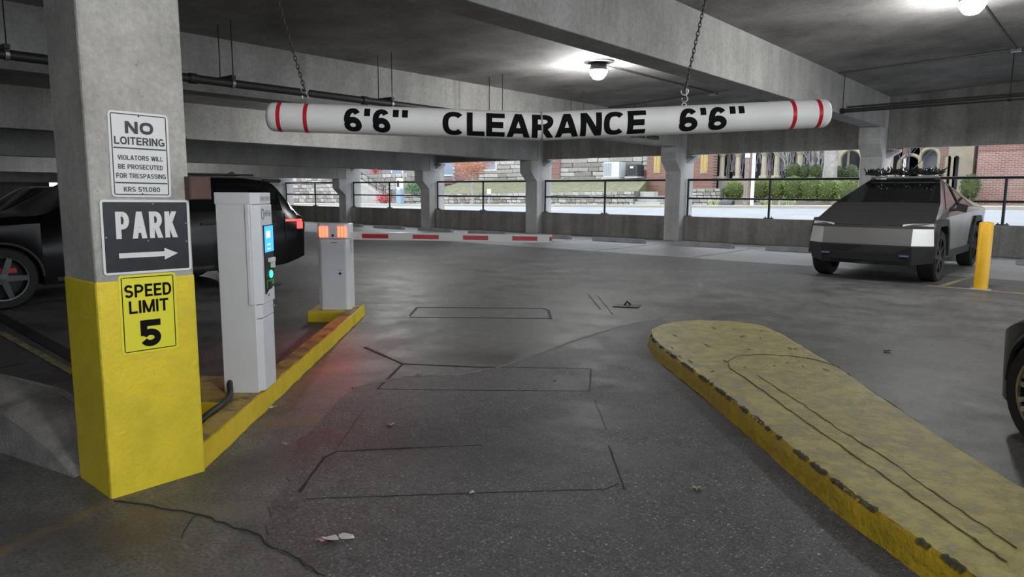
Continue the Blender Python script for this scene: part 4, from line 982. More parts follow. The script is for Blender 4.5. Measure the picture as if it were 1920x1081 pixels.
obj('roof_rail', MB().tube([(.64, 2.5, 1.72), (.64, 4.5, 1.73)], .018, 6), M_plas, suv); obj('roof_rail', MB().tube([(-.64, 2.5, 1.72), (-.64, 4.5, 1.73)], .018, 6), M_plas, suv)
obj('side_sill', MB().box(.93, .99, 1.5, 3.6, .30, .36), M_plas, suv, .01); obj('side_sill', MB().box(-.99, -.93, 1.5, 3.6, .30, .36), M_plas, suv, .01)
for s in (-1, 1):
    q = obj('mirror', MB().box(min(s*.98, s*1.16), max(s*.98, s*1.16), 1.75, 1.92, 1.10, 1.26), M_cpaint, suv, .03)
SEDK = [(0, .38, .66, .70, .60, .66, .56), (.12, .25, .76, .82, .82, .84, .74), (.6, .22, .86, .92, .90, .90, .82), (1.35, .22, .92, 1.00, .91, .91, .82), (2.15, .22, .95, 1.52, .91, .91, .62), (3.3, .22, .97, 1.55, .91, .91, .62),
        (4.2, .24, .97, 1.15, .90, .90, .72), (4.6, .26, .95, 1.05, .87, .87, .72), (4.72, .42, .80, .86, .70, .74, .62)]
c2 = loft_car('dark_crossover', 'dark car parked beyond the SUV at the far left edge', (-18.2, 2.9, 0), 0, SEDK, (.88, 3.68), .34, .23, .905, M_rimb, 5, plain('charcoal_paint', (.02, .02, .022), .18, coat=.8), (1.6, 4.1, (2.75,)))
for s in (-1, 1): obj('headlight', MB().box(s*.66-.12, s*.66+.12, .08, .3, .66, .78), MATS['headlight_lens'], c2, .02)
NOSE = (Vector((-.20, 4.96)) - N_*.93) + E_*.80
RCK = [(0, .30, .44, .48, .30, .36, .30), (.10, .22, .52, .58, .56, .60, .5), (.25, .20, .60, .66, .77, .79, .68), (.5, .20, .71, .77, .89, .90, .8), (.9, .20, .80, .87, .925, .93, .82), (1.4, .20, .90, .97, .93, .93, .82), (2.1, .20, .95, 1.44, .93, .93, .62), (3.2, .20, .97, 1.46, .93, .93, .62),
        (4.0, .22, .97, 1.10, .92, .92, .72), (4.5, .26, .93, 1.0, .85, .87, .72), (4.62, .42, .8, .86, .7, .74, .62)]
c3 = loft_car('black_car', 'black car with multi-spoke wheel cut off by the right edge', (NOSE.x, NOSE.y, 0), math.atan2(-E_.x*-1*-1, -E_.y) if False else math.atan2(-.6663, -.7458), RCK, (.82, 3.65), .335, .23, .925, M_rims, 9, M_cpaint, (1.5, 3.95, (2.75,)), pair=True)
for s in (-1, 1): obj('headlight', MB().box(s*.58-.1, s*.58+.1, .13, .3, .5, .6), MATS['headlight_lens'], c3, .02)

# ================================================================== OUTSIDE
def gz(u): return .60+.0165*(max(-70, min(10, u))+22)
M_road = concrete('asphalt_road', (.30, .31, .335), .12, .6, 0, .1, pits=0)
M_walk = concrete('sidewalk_concrete', (.42, .41, .385), .12, 1, 0, .1, pits=0)
M_kerb = worn_paint('yellowish_kerb', (.42, .385, .26), (.36, .35, .32), .5, 3, .8)
M_lawn = plain('lawn_grass', (.165, .168, .10), .9, var=.3, vscale=3, bump=.6)
M_soil = plain('mulch_soil', (.13, .095, .08), .95, var=.3, vscale=6, bump=.5)
M_mort = plain('stone_mortar', (.12, .115, .105), .9, var=.2, vscale=5)
M_st = [concrete('stone_a', (.34, .32, .285), .2, 4, 0, .3), concrete('stone_b', (.24, .22, .195), .22, 4, 0, .3), concrete('stone_c', (.44, .425, .40), .18, 4, 0, .3)]
M_cream = concrete('cream_stone', (.46, .41, .31), .12, 2, 0, .1, pits=0)
M_brick = brick_mat('red_brick', (.25, .115, .08), (.19, .08, .06), (.32, .28, .25), 2.05)
M_brick2 = brick_mat('pale_red_brick', (.29, .15, .125), (.23, .11, .09), (.42, .385, .36), 2.05)
M_void = plain('shadowed_glass', (.03, .032, .045), .25)
M_siding = plain('brown_siding', (.24, .13, .11), .8, var=.12)
M_wood = plain('weathered_pole', (.26, .20, .17), .9, var=.25, vscale=6)
M_bark = plain('pale_bark', (.33, .315, .295), .9, var=.25, vscale=5, bump=.5)
M_twig = plain('bare_twigs', (.40, .36, .38), .9, var=.2)
M_hedge = plain('hedge_green', (.17, .23, .045), .8, var=.35, vscale=9)
M_hedged = plain('topiary_green', (.10, .135, .07), .85, var=.35, vscale=9)
M_rust = plain('russet_leaves', (.48, .22, .14), .8, var=.3, vscale=4)
M_redl = plain('crimson_leaves', (.50, .05, .07), .8, var=.3, vscale=6)
M_liri = plain('pale_grass_leaves', (.45, .48, .30), .8, var=.3)
M_blueg = plain('window_blue_grey', (.20, .26, .36), .2)

a, b = -95, 14
struct('road', MB().hexa([(a, 21.3, -.6), (b, 21.3, -.6), (b, 33, -.6), (a, 33, -.6), (a, 21.3, .02), (b, 21.3, .50), (b, 33, gz(b)), (a, 33, gz(a))]), M_road, 'pale grey street outside the garage openings', 'road')
struct('kerb', MB().hexa([(a, 33, -.6), (b, 33, -.6), (b, 33.25, -.6), (a, 33.25, -.6), (a, 33, gz(a)+.13), (b, 33, gz(b)+.13), (b, 33.25, gz(b)+.13), (a, 33.25, gz(a)+.13)]), M_kerb, 'faded yellowish kerb along the far side of the street', 'kerb')
struct('sidewalk', MB().hexa([(a, 33.25, -.6), (b, 33.25, -.6), (b, 35.1, -.6), (a, 35.1, -.6), (a, 33.25, gz(a)+.13), (b, 33.25, gz(b)+.13), (b, 35.1, gz(b)+.15), (a, 35.1, gz(a)+.15)]), M_walk, 'pale sidewalk across the street', 'sidewalk')
struct('ground', MB().hexa([(a, 35, -.6), (b, 35, -.6), (b, 60, -.6), (a, 60, -.6), (a, 35, gz(a)+.12), (b, 35, gz(b)+.12), (b, 60, 1.4), (a, 60, 1.4)]), M_soil, 'bare mulch ground beyond the sidewalk', 'ground')
struct('ground_front', MB().box(-60, 60, -60, VN, -.25, -.01), M_road, 'street ground behind the viewpoint', 'ground')

rs = random.Random(5)
STM = []
for v in range(4):
    for mt in M_st:
        mb = MB(); q = [(x+rs.uniform(-.06, .06), y, z+rs.uniform(-.08, .08)) for x, y, z in [(-.5,-.5,-.5),(.5,-.5,-.5),(.5,.5,-.5),(-.5,.5,-.5),(-.5,-.5,.5),(.5,-.5,.5),(.5,.5,.5),(-.5,.5,.5)]]
        me = mesh_of('stone', mb.hexa(q), .05, False, 1); me.materials.append(mt); STM.append(me)
def stones(parent, u0, u1, v, zlo, zhi, rowh, w0, w1, cap=False):
    r = 0; n = 0
    nr = max(1, round((zhi(u0)-zlo(u0))/rowh))
    for r in range(nr):
        u = u0-rs.uniform(0, w0)
        while u < u1:
            wd = rs.uniform(w0, w1)
            x0, x1 = max(u, u0), min(u+wd, u1); u += wd
            if x1-x0 < .1: continue
            c = (x0+x1)/2; h = (zhi(c)-zlo(c))/nr; o = bpy.data.objects.new('stone', rs.choice(STM)); COL.objects.link(o); o.parent = parent
            o.scale = (x1-x0-.03, .16+rs.uniform(0, .06), h-.03); o.location = (c, v, zlo(c)+h*(r+.5)); n += 1
    return n
def wallbase(name, label, u0, u1, v, d, zlo, zhi, mat, cat):
    return tag(obj(name, MB().hexa([(u0, v, zlo(u0)-.4), (u1, v, zlo(u1)-.4), (u1, v+d, zlo(u1)-.4), (u0, v+d, zlo(u0)-.4), (u0, v, zhi(u0)), (u1, v, zhi(u1)), (u1, v+d, zhi(u1)), (u0, v+d, zhi(u0))]), mat), label, cat)
zl = lambda u: gz(u)+.14; zh = lambda u: gz(u)+.98
wA = wallbase('retaining_wall', 'long low stone retaining wall below the lawn across the street', -38.2, -20.6, 35.08, .4, zl, zh, M_mort, 'wall'); stones(wA, -38.2, -20.6, 35.06, zl, zh, .21, .28, .62)
wB = wallbase('retaining_wall', 'short pale stone wall left of the clipped hedge', GV(1285, 390, 34.8).x, GV(1349, 390, 34.8).x, 34.9, .4, zl, lambda u: gz(u)+1.05, M_mort, 'wall'); stones(wB, GV(1285, 390, 34.8).x, GV(1349, 390, 34.8).x, 34.88, zl, lambda u: gz(u)+1.05, .2, .25, .5)
wC = wallbase('stone_wall', 'taller grey stone wall beside the outdoor stairs at left', -95, -39.5, 37.6, .5, zl, lambda u: gz(u)+2.7, M_mort, 'wall'); stones(wC, -62, -39.5, 37.58, zl, lambda u: gz(u)+2.7, .34, .4, .9)
# steps at the right end of the retaining wall
st = thing('stone_steps', 'pale stone steps at the right end of the low wall', 'steps', (-20.6, 35.0, gz(-20)))
for k in range(3): obj('step', MB().box(0, 1.6-.35*k, .1+.3*k, 1.2, .1+.28*k, .38+.28*k), M_walk, st, .02)
# lawn
g0 = [(-38.4, 35.5), (-20.6, 35.5), (-22.4, 39.9), (-38.4, 39.9)]
tag(obj('lawn', MB().add([(x, y, (zh(x)+.02 if y < 36 else 2.45)) for x, y in g0]+[(x, y, .2) for x, y in g0], [(0,1,2,3), (7,6,5,4), (0,4,5,1), (1,5,6,2), (2,6,7,3), (3,7,4,0)]), M_lawn), 'sloping pale green lawn above the low stone wall', 'lawn', None, 'stuff')
# stone church wall
wD = wallbase('church_wall', 'coursed pale stone building wall behind the air conditioners', -40, -22.3, 40.1, .5, lambda u: 1.6, lambda u: 6.5, M_mort, 'building')
stones(wD, -40, -22.3, 40.08, lambda u: 2.3, lambda u: 4.7, .30, .6, 1.5)
for x0, x1, z0, z1 in ((-30.6, -29.4, 2.4, 4.6), (-23.4, -22.35, 2.3, 2.95), (-39.6, -37.2, 2.4, 4.6)):
    obj('brown_panel', MB().box(x0, x1, 39.9, 40.1, z0, z1), M_siding, wD, .01)
    for k in range(1, 6): obj('panel_groove', MB().box(x0, x1, 39.895, 39.9, z0+(z1-z0)*k/6-.008, z0+(z1-z0)*k/6+.008), M_void, wD)
w1 = obj('window', MB().box(-37.0, -35.3, 39.95, 40.1, 3.1, 4.3), M_whited, wD); obj('pane', MB().box(-36.9, -35.4, 39.93, 39.95, 3.2, 4.2), M_blueg, w1)
# air conditioners
def acunit(label, px0, px1, py0, py1, V, mat, slat):
    p0 = GV(px0, py1, V); p1 = GV(px1, py0, V); wd = p1.x-p0.x; h = p1.z-p0.z
    t = thing('air_conditioner', label, 'air conditioner', (p0.x, V, p0.z))
    obj('casing', MB().box(0, wd, 0, .8, 0, h), mat, t, .02); obj('top_grille', MB().box(.02, wd-.02, .02, .78, h, h+.03), M_dk, t)
    obj('concrete_pad', MB().box(-.1, wd+.1, -.1, .9, -.12, 0), M_walk, t)
    n = 8
    for k in range(n): obj('louvre', MB().box(.05+(wd*(.55 if mat is not M_dk2 else .9)-.05)*k/n, .05+(wd*(.55 if mat is not M_dk2 else .9)-.05)*(k+.45)/n, -.012, 0, .08, h-.08), slat, t)
    return t
M_dk2 = plain('dark_ac_casing', (.045, .05, .055), .5)
acunit('large pale air conditioning unit on the lawn', 1131, 1161, 303, 332, 39.0, plain('pale_ac_casing', (.62, .66, .70), .5), plain('louvre_grey', (.22, .25, .28), .5))
a2 = acunit('small dark air conditioning unit on the lawn', 1175.5, 1195, 309, 330.5, 39.0, M_dk2, plain('louvre_dark', (.02, .02, .025), .5))
obj('data_plate', MB().box(.22, .45, -.02, -.013, .50, .62), M_whited, a2)
# brick tower with lancet windows
u0, u1 = -22.3, GV(1338, 330, 39.5).x
tw = tag(obj('brick_tower', MB().box(u0, u1, 39.4, 39.95, .6, 6.5), M_brick), 'red brick church wall with narrow yellow lancet windows', 'building')
for px in (1232, 1320):
    p = GV(px, 322, 39.4)
    fr = obj('lancet_frame', MB().box(p.x-.22, p.x+.22, 39.36, 39.42, p.z-.08, p.z+2.6), M_cream, tw)
    for s in (-.10, .10): obj('lancet_pane', MB().box(p.x+s-.06, p.x+s+.06, 39.33, 39.37, p.z, p.z+2.5), plain('amber_glass', (.50, .32, .06), .3), fr)
obj('stone_plinth', MB().box(u0, u1, 39.2, 39.4, .6, 1.35), M_walk, tw)
# arcade with cream columns
ar0, ar1 = u1, GV(1668, 330, 40).x
ar = thing('church_arcade', 'church arcade with cream stone columns and dark windows', 'building', (0, 40, 0))
obj('back_glazing', MB().box(ar0-4, ar1, 2.0, 2.2, .6, 7), M_void, ar)
obj('plinth', MB().box(ar0, ar1, .2, .9, .5, GV(1400, 334, 40).z), concrete('plinth_stone', (.30, .275, .25), .15, 1.5, 0, .2), ar)
zs_ = GV(1400, 334, 40).z
for px in (1353.5, 1383, 1432.5, 1456, 1499, 1668):
    x = GV(px, 320, 40.4).x
    c = obj('arcade_column', MB().lathe([(.17, .1), (.15, .2), (.14, 1.5), (.13, 1.6)], 14, Matrix.Translation((x, .4, zs_))), M_cream, ar, smooth=True)
    obj('column_base', MB().box(x-.22, x+.22, .2, .64, zs_, zs_+.14), M_cream, c, .02)
    obj('capital', MB().lathe([(.13, 0), (.17, .1), (.27, .28), (.28, .36)], 12, Matrix.Translation((x, .4, zs_+1.2))), M_cream, c, smooth=True)
    obj('impost', MB().box(x-.3, x+.3, .1, .7, zs_+1.55, zs_+4), M_cream, c)
for px in (1367, 1407, 1445, 1478, 1520, 1590):
    x = GV(px, 320, 42).x; obj('mullion', MB().box(x-.06, x+.06, 1.9, 2.0, zs_, 7), M_cream, ar)
# big arch at right of the arcade
def arch_wall(parent, u0, u1, ua, ub, zs, zt, v, d, mat, z0=.5, name='arch_wall', rim=True):
    cx, r = (ua+ub)/2, (ub-ua)/2; P = [(u0, z0), (ua, z0), (ua, zs)] + [(cx-r*math.cos(math.pi*k/14), zs+r*math.sin(math.pi*k/14)) for k in range(1, 14)] + [(ub, zs), (ub, z0), (u1, z0), (u1, zt), (u0, zt)]
    o = obj(name, MB().extr([(x, v, z) for x, z in P], (0, d, 0)), mat, parent)
    if rim:
        pts = [(ua, v-.02, z0)]+[(cx-(r+.03)*math.cos(math.pi*k/14), v-.02, zs+(r+.03)*math.sin(math.pi*k/14)) for k in range(15)]+[(ub, v-.02, z0)]
        obj('arch_moulding', MB().tube(pts, .09, 6), M_cream, o, smooth=True)
    return o
a0, a1 = GV(1573, 330, 39.6).x, GV(1613, 330, 39.6).x
arch_wall(ar, a0-.35, a1+.9, a0, a1, GV(1590, 300, 39.6).z, 6.5, -.4, .4, M_cream)
# vines and bare shrubs
def shrub(name, label, px, py, V, h, n, spread, rad, mat, seed, group=None, depth=3):
    rr = random.Random(seed); b = GV(px, py, V); t = thing(name, label, 'shrub', tuple(b), 0, group); mb = MB()
    def br(p, d, L, r, k):
        pts = [p]; q = p.copy()
        for i in range(4):
            d = (d+Vector((rr.uniform(-.25, .25), rr.uniform(-.25, .25), rr.uniform(-.05, .2)))).normalized(); q = q+d*L/4; pts.append(q.copy())
        mb.tube(pts, [r, r*.85, r*.7, r*.55, r*.4], 4)
        if k > 0:
            for _ in range(3): br(pts[rr.choice((2, 3, 4))], (d+Vector((rr.uniform(-.7, .7), rr.uniform(-.7, .7), rr.uniform(-.1, .5)))).normalized(), L*.6, r*.5, k-1)
    for _ in range(n): br(Vector((rr.uniform(-.1, .1), rr.uniform(-.1, .1), 0)), Vector((rr.uniform(-spread, spread), rr.uniform(-spread, spread)*.6, 1)).normalized(), h*.6, rad, depth-1)
    obj('branches', mb, mat, t); return t
shrub('bare_shrub', 'bare pale branching shrub left of the big tree trunk', 1533, 332, 38.3, 3.0, 7, .8, .05, M_bark, 1)
shrub('bare_shrub', 'bare pale shrub in front of the arcade columns', 1478, 333, 38.6, 3.0, 6, .45, .045, M_bark, 2)
shrub('bare_shrub', 'leafless dark shrub right of the truck column', 1700, 330, 38.8, 3.2, 5, .7, .03, plain('dark_twigs', (.10, .10, .14), .9), 3)
vn = thing('hanging_vines', 'thin bare vines hanging across the arcade windows', 'vine', (0, 40.2, 0)); mb = MB(); rv = random.Random(9)
for k in range(210):
    x = rv.uniform(ar0+.2, GV(1545, 330, 40).x); z = 6.4; pts = [(x, rv.uniform(.9, 1.4), z)]
    while z > zs_+rv.uniform(.0, 1.2):
        z -= .45; x += rv.uniform(-.12, .12); pts.append((x, pts[-1][1]+rv.uniform(-.06, .06), z))
    mb.tube(pts, rv.uniform(.010, .026), 3)
obj('vine_strands', mb, plain('pale_vine', (.40, .38, .43), .9), vn)['kind'] = 'stuff'
# hedges and topiary: rounded core with a coat of leaves
def bush(name, label, px, py, V, rx, rz, mat, seed, group, leaves=420, core=None):
    rr = random.Random(seed); c = GV(px, py, V); t = thing(name, label, 'bush', (c.x, V, c.z-rz), 0, group); mb = MB()
    prof = [(rx*math.sqrt(max(0, 1-abs(u)**2.15)), rz*(1+u)) for u in [-1+.2*k for k in range(11)]]
    obj('core', MB().lathe(prof, 18), core or plain('hedge_core', (.055, .075, .02), .9, var=.3), t, smooth=True)
    for k in range(leaves):
        th = rr.uniform(0, 2*math.pi); u = rr.uniform(-.95, 1); r = rx*math.sqrt(max(0, 1-abs(u)**2.15))*rr.uniform(.97, 1.06)
        p = Vector((r*math.cos(th), r*math.sin(th), rz*(1+u))); n_ = (p-Vector((0, 0, rz))).normalized()
        d = (n_+Vector((rr.uniform(-.8, .8), rr.uniform(-.8, .8), rr.uniform(-.3, .9)))).normalized(); L = rr.uniform(.05, .11); q = d.orthogonal().normalized()*L*.35
        mb.add([p-d*.02, p+d*L*.5+q, p+d*L, p+d*L*.5-q], [(0, 1, 2, 3)])
    obj('leaves', mb, mat, t)['kind'] = 'stuff'; return t
HL = ['leftmost clipped green bush, left of the wooden pole', 'clipped green bush just right of the white pole', 'clipped green bush behind the guardrail post', 'clipped green bush third right of the white pole',
      'broad clipped green bush in the middle of the hedge', 'clipped green bush below the big tree trunk', 'clipped green bush at the nose of the truck']
for k, (px, py, rx, rz) in enumerate([(1376, 357.5, .47, .46), (1423, 356.5, .47, .52), (1454, 355, .44, .55), (1487, 354, .46, .60), (1520, 355.5, .46, .56), (1552, 357.5, .42, .50), (1588, 359.5, .52, .50)]):
    bush('hedge_bush', HL[k], px, py, 35.6, rx, rz, M_hedge, 20+k, 'clipped hedge bushes across the street')
TL = ['tall round topiary ball left of the pale shrub', 'topiary ball overlapping the tall one', 'small topiary ball left of the big trunk', 'small topiary ball right of the big trunk', 'small topiary ball inside the arch']
for k, (px, py, rx, rz) in enumerate([(1487, 323, .36, .45), (1508, 325, .22, .42), (1529, 324, .26, .38), (1571.5, 325, .22, .32), (1596, 323.5, .27, .34)]):
    bush('topiary_ball', TL[k], px, py, 37.6, rx, rz, M_hedged, 40+k, 'topiary balls before the arcade', 260)
LL_ = ['pale grassy clump left of the tipped bin', 'pale grassy clump right of the white pole', 'pale grassy clump below the hedge by the truck']
for k, (px, py, n) in enumerate([(1343, 391, 90), (1437, 388, 90), (1474, 386, 90)]):
    b = GV(px, py, 34.6); t = thing('grass_clump', LL_[k], 'plant', (b.x, 34.6, gz(b.x)+.13), 0, 'grass clumps by the sidewalk'); mb = MB(); rr = random.Random(60+k)
    for _ in range(n):
        a = rr.uniform(0, 6.28); L = rr.uniform(.25, .5); x, y = rr.uniform(-.35, .35), rr.uniform(-.2, .2); d = Vector((math.cos(a), math.sin(a), 0)); q = Vector((-d.y, d.x, 0))*.014
        p0 = Vector((x, y, 0)); p1 = p0+d*L*.35+Vector((0, 0, L*.8)); p2 = p0+d*L*.8+Vector((0, 0, L*.65)); mb.add([p0-q, p0+q, p1+q, p1-q, p2], [(0, 1, 2, 3), (3, 2, 4)])
    obj('blades', mb, M_liri, t)['kind'] = 'stuff'
# big trunk
b = GV(1554, 352, 36.8); t = thing('street_tree', 'thick pale tree trunk rising in front of the arcade', 'tree', tuple(b))
obj('trunk', MB().tube([(0, 0, -.2), (0, 0, .3), (.02, 0, 1.2), (-.03, 0, 2.2), (0, 0, 4.2)], [.42, .34, .31, .30, .33], 14), M_bark, t, smooth=True)
for k, d in enumerate([(-1, .2, 1.6), (1, -.2, 1.5), (.2, .6, 1.8)]): obj('limb', MB().tube([(0, 0, 3.9), (d[0]*.6, d[1], 3.9+d[2]), (d[0]*1.8, d[1]*2, 4.2+d[2]*2)], [.22, .15, .08], 8), M_bark, t, smooth=True)
# poles
b = GV(1400, 392, 34.2); t = thing('utility_pole', 'brown weathered wooden utility pole by the hedge', 'pole', tuple(b))
obj('pole', MB().tube([(0, 0, -.1), (0, 0, 8)], [.20, .15], 12), M_wood, t, smooth=True); obj('pole_notice', MB().box(-.12, .12, -.215, -.19, 2.5, 3.1), M_sw, t)
obj('ground_wire', MB().tube([(.05, -.20, 0), (.05, -.19, 4)], .015, 5), M_galv, t)
b = GV(1409, 391, 34.0); t = thing('white_pole', 'slim white metal pole right beside the wooden pole', 'pole', tuple(b)); obj('shaft', MB().tube([(0, 0, -.1), (0, 0, 7)], .085, 10), M_whited, t, smooth=True); obj('foot', MB().lathe([(.16, 0), (.15, .12), (.085, .16)], 12), M_whited, t)
b = GV(1364, 389, 34.3); t = thing('tipped_bin', 'dark grey tipped-over bin lying on the sidewalk', 'bin', tuple(b+Vector((0, 0, .0))), .1)
obj('barrel', MB().lathe([(.16, -.36), (.18, -.30), (.17, .28), (.15, .30)], 14, Matrix.Translation((0, 0, .17)) @ Matrix.Rotation(math.pi/2, 4, 'Y')), plain('bin_grey', (.07, .075, .085), .6), t, smooth=True); obj('rim', MB().lathe([(.19, .24), (.19, .30)], 14, Matrix.Translation((0, 0, .17)) @ Matrix.Rotation(math.pi/2, 4, 'Y')), M_dk, t)
b = GV(1419, 391, 34.6); t = thing('black_hoop', 'black hoop of a bike rack beside the white pole', 'bike rack', tuple(b)); obj('hoop', MB().tube([(.36*math.cos(a), 0, .36*math.sin(a)) for a in [math.pi*k/14 for k in range(15)]], .03, 8), M_dk, t, smooth=True); obj('foot_plate', MB().box(-.42, -.30, -.06, .06, -.02, .015), M_dk, t)
# small tree with russet leaves
b = GV(886, 391, 34.6); t = thing('russet_tree', 'slim young tree with russet leaves across the street', 'tree', tuple(b)); mb = MB(); rr = random.Random(77); tips = []
obj('trunk', MB().tube([(0, 0, -.1), (.02, 0, 1.0), (-.02, 0, 2.1), (0, 0, 2.5)], [.10, .085, .075, .07], 8), M_bark, t, smooth=True)
for k in range(12):
    a = rr.uniform(0, 6.28); p = Vector((0, 0, 2.0+.04*k)); pts = [p]; d = Vector((math.cos(a), math.sin(a), .55)).normalized()
    for i in range(4): d = (d+Vector((rr.uniform(-.2, .2), rr.uniform(-.2, .2), .12))).normalized(); pts.append(pts[-1]+d*.45)
    mb.tube(pts, [.035, .028, .02, .014, .008], 4); tips += pts[1:]
obj('branches', mb, M_bark, t); mb = MB()
for k in range(4200):
    p = rr.choice(tips)+Vector((rr.gauss(0, .22), rr.gauss(0, .22), rr.gauss(.05, .18))); d = Vector((rr.uniform(-1, 1), rr.uniform(-1, 1), rr.uniform(-1, 1))).normalized(); q = d.orthogonal().normalized()*.025
    mb.add([p, p+d*.045+q, p+d*.09, p+d*.045-q], [(0, 1, 2, 3)])
obj('leaves', mb, M_rust, t)['kind'] = 'stuff'
# stairs at left with railing and crimson shrub
sp = GV(742, 386, 36.4); t = thing('outdoor_stairs', 'pale outdoor stairs with railing climbing left along the stone wall', 'stairs', (sp.x, 36.4, sp.z))
for k in range(9): obj('step', MB().box(-.5-.42*(k+1), -.5-.42*k, 0, 1.1, -.2, .2*(k+1)), M_walk, t, .01)
sr = obj('stringer', MB().extr([(-.4, -.06, 0), (-.4, -.06, .3), (-4.3, -.06, 2.15), (-4.3, -.06, 1.7)], (0, .06, 0)), M_walk, t)
for s in (.0, .45): obj('handrail', MB().tube([(-.4, -.03, .75+s), (-4.3, -.03, 2.2+s)], .03, 6), M_dk, t)
for k in range(5): obj('rail_post', MB().tube([(-.5-.9*k, -.03, .1+.4*k), (-.5-.9*k, -.03, 1.2+.36*k)], .025, 6), M_dk, t)
def leafy(name, label, px, py, V, rx, rz, mat, seed, n):
    rr = random.Random(seed); b = GV(px, py, V)
    if V == 37.85: b.z = gz(b.x)+2.71
    t = thing(name, label, 'shrub', tuple(b)); mb = MB(); tb = MB()
    for k in range(9): tb.tube([(0, 0, 0), (rr.uniform(-rx, rx)*.6, rr.uniform(-.2, .2), rz*.9), (rr.uniform(-rx, rx), rr.uniform(-.3, .3), rz*1.7)], [.03, .02, .01], 4)
    for k in range(n):
        p = Vector((rr.gauss(0, rx*.45), rr.gauss(0, .25), rz+rr.gauss(0, rz*.45))); d = Vector((rr.uniform(-1, 1), rr.uniform(-1, 1), rr.uniform(-1, 1))).normalized(); q = d.orthogonal().normalized()*.035
        mb.add([p, p+d*.06+q, p+d*.12, p+d*.06-q], [(0, 1, 2, 3)])
    obj('stems', tb, M_wood, t); obj('leaves', mb, mat, t)['kind'] = 'stuff'; return t
leafy('crimson_shrub', 'crimson leaved shrub at the foot of the outdoor stairs', 720, 385, 35.6, .8, .5, M_redl, 5, 420)
leafy('crimson_shrub', 'crimson shrub high up beside the far brown house', 704, 331, 37.85, .5, .5, M_redl, 6, 400)
leafy('ivy_bank', 'dark green ivy bank right of the charging post', 778, 366, 36.4, 1.2, .55, plain('ivy_green', (.10, .20, .09), .8, var=.4), 8, 900)
# charging post and meters
b = GV(747, 385.5, 33.9); t = thing('charging_post', 'blue-grey charging post on the sidewalk left of the slim column', 'charging post', tuple(b)); M_ev = plain('ev_blue_grey', (.25, .33, .42), .5)
obj('pedestal', MB().box(-.26, .26, 0, .3, 0, 1.15), M_ev, t, .03); obj('head', MB().add([(x, y, z) for y in (0, .3) for x, z in [(a_, 1.55+c_) for a_, c_ in rrect(.42, .86, .2)]], [tuple(range(24)), tuple(range(24, 48))]+[(i, (i+1) % 24, 24+(i+1) % 24, 24+i) for i in range(24)]), M_whited, t); obj('display', MB().box(-.12, .12, -.02, 0, 1.35, 1.8), M_dk, t)
b = GV(757, 385, 34.6); t = thing('sign_pole', 'thin pale sign pole beside the charging post', 'pole', tuple(b)); obj('shaft', MB().tube([(0, 0, -.1), (0, 0, 5)], .05, 8), M_galv, t); obj('foot', MB().lathe([(.1, 0), (.05, .1)], 10), M_galv, t)
for px, lab in ((917, 'parking meter right of the russet tree'), (951, 'small white meter post in front of the low stone wall')):
    if px == 951: continue
    b = GV(px, 388, 33.7); t = thing('parking_meter', lab, 'parking meter', tuple(b)); obj('post', MB().tube([(0, 0, -.05), (0, 0, .85)], .05, 8), M_galv, t); obj('meter_head', MB().box(-.12, .12, -.08, .08, .82, 1.15), M_whited, t, .04)
# far houses at left
h = tag(obj('house', MB().box(-60, -36.5, 44, 50, 1, 8), plain('house_grey', (.25, .24, .25), .8, var=.1)), 'grey house wall far behind the outdoor stairs', 'house')
for x in (-52, -48.5, -45, -41.5):
    w1 = obj('window', MB().box(x, x+1.6, 43.9, 44, 2.9, 4.6), M_whited, h); obj('pane', MB().box(x+.12, x+1.48, 43.88, 43.9, 3.02, 4.48), M_blueg, w1)
obj('porch_band', MB().box(-60, -36.5, 43.8, 44, 2.2, 2.6), M_siding, h)
# right: brick arches, window block, plain brick building
rb = thing('arched_brick_building', 'brick building with pale arches right of the truck column', 'building', (0, 41.5, 0))
q0, q1 = ar1+.2, GV(1797, 330, 41.5).x
u_ = [GV(px, 330, 41.5).x for px in (1724, 1757, 1771, 1782, 1787, 1797)]
mid = (q0+u_[0])/2
arch_wall(rb, q0, u_[0]-.5, mid-.55, mid+.45, 3.0, 7, 0, .4, M_brick2)
arch_wall(rb, u_[0]-.5, u_[1]+.45, u_[0], u_[1], 3.4, 7, 0, .4, M_brick2)
arch_wall(rb, u_[1]+.45, u_[3]+.12, u_[2], u_[3], 3.3, 7, -.2, .6, M_cream, rim=False)
arch_wall(rb, u_[3]+.12, u_[5]+.6, u_[4], u_[5], 3.3, 7, -.2, .6, M_cream, rim=False)
obj('glazing', MB().box(q0, u_[5]+.5, .9, 1.0, .6, 7), plain('pale_glazing', (.34, .38, .44), .25), rb)
obj('plinth', MB().box(q0, u_[5]+.5, -.3, -.1, .4, 1.6), M_brick2, rb)
wb0, wb1 = GV(1797, 330, 43).x, GV(1834, 330, 43).x
wb = tag(obj('window_block', MB().box(wb0-.3, wb1+3, 43, 46, .6, 8), M_brick2), 'brick block with blue windows left of the plain brick wall', 'building')
zz = GV(1810, 312, 43).z; zt_ = GV(1810, 298, 43).z
obj('sill', MB().box(wb0, wb1, 42.85, 43, zt_-.1, zt_), M_cream, wb)
wn = obj('window', MB().box(wb0+.1, wb1-.05, 42.9, 43, zt_, zt_+2.6), M_blueg, wb)
for k in range(4): x = wb0+.1+(wb1-wb0-.15)*k/3; obj('mullion', MB().box(x-.05, x+.05, 42.86, 42.9, zz, zt_+2.6), M_cream, wn)
for k in range(3): x = wb0+.1+(wb1-wb0-.15)*k/3; obj('pane', MB().box(x+.08, x+(wb1-wb0)/3-.1, 42.88, 42.99, zz, zt_-.12), M_blueg, wn)
r0 = GV(1830, 330, 38).x
bb = tag(obj('brick_building', MB().box(r0, 10, 38, 42.8, .4, 8), M_brick2), 'plain red brick building wall at the far right', 'building')
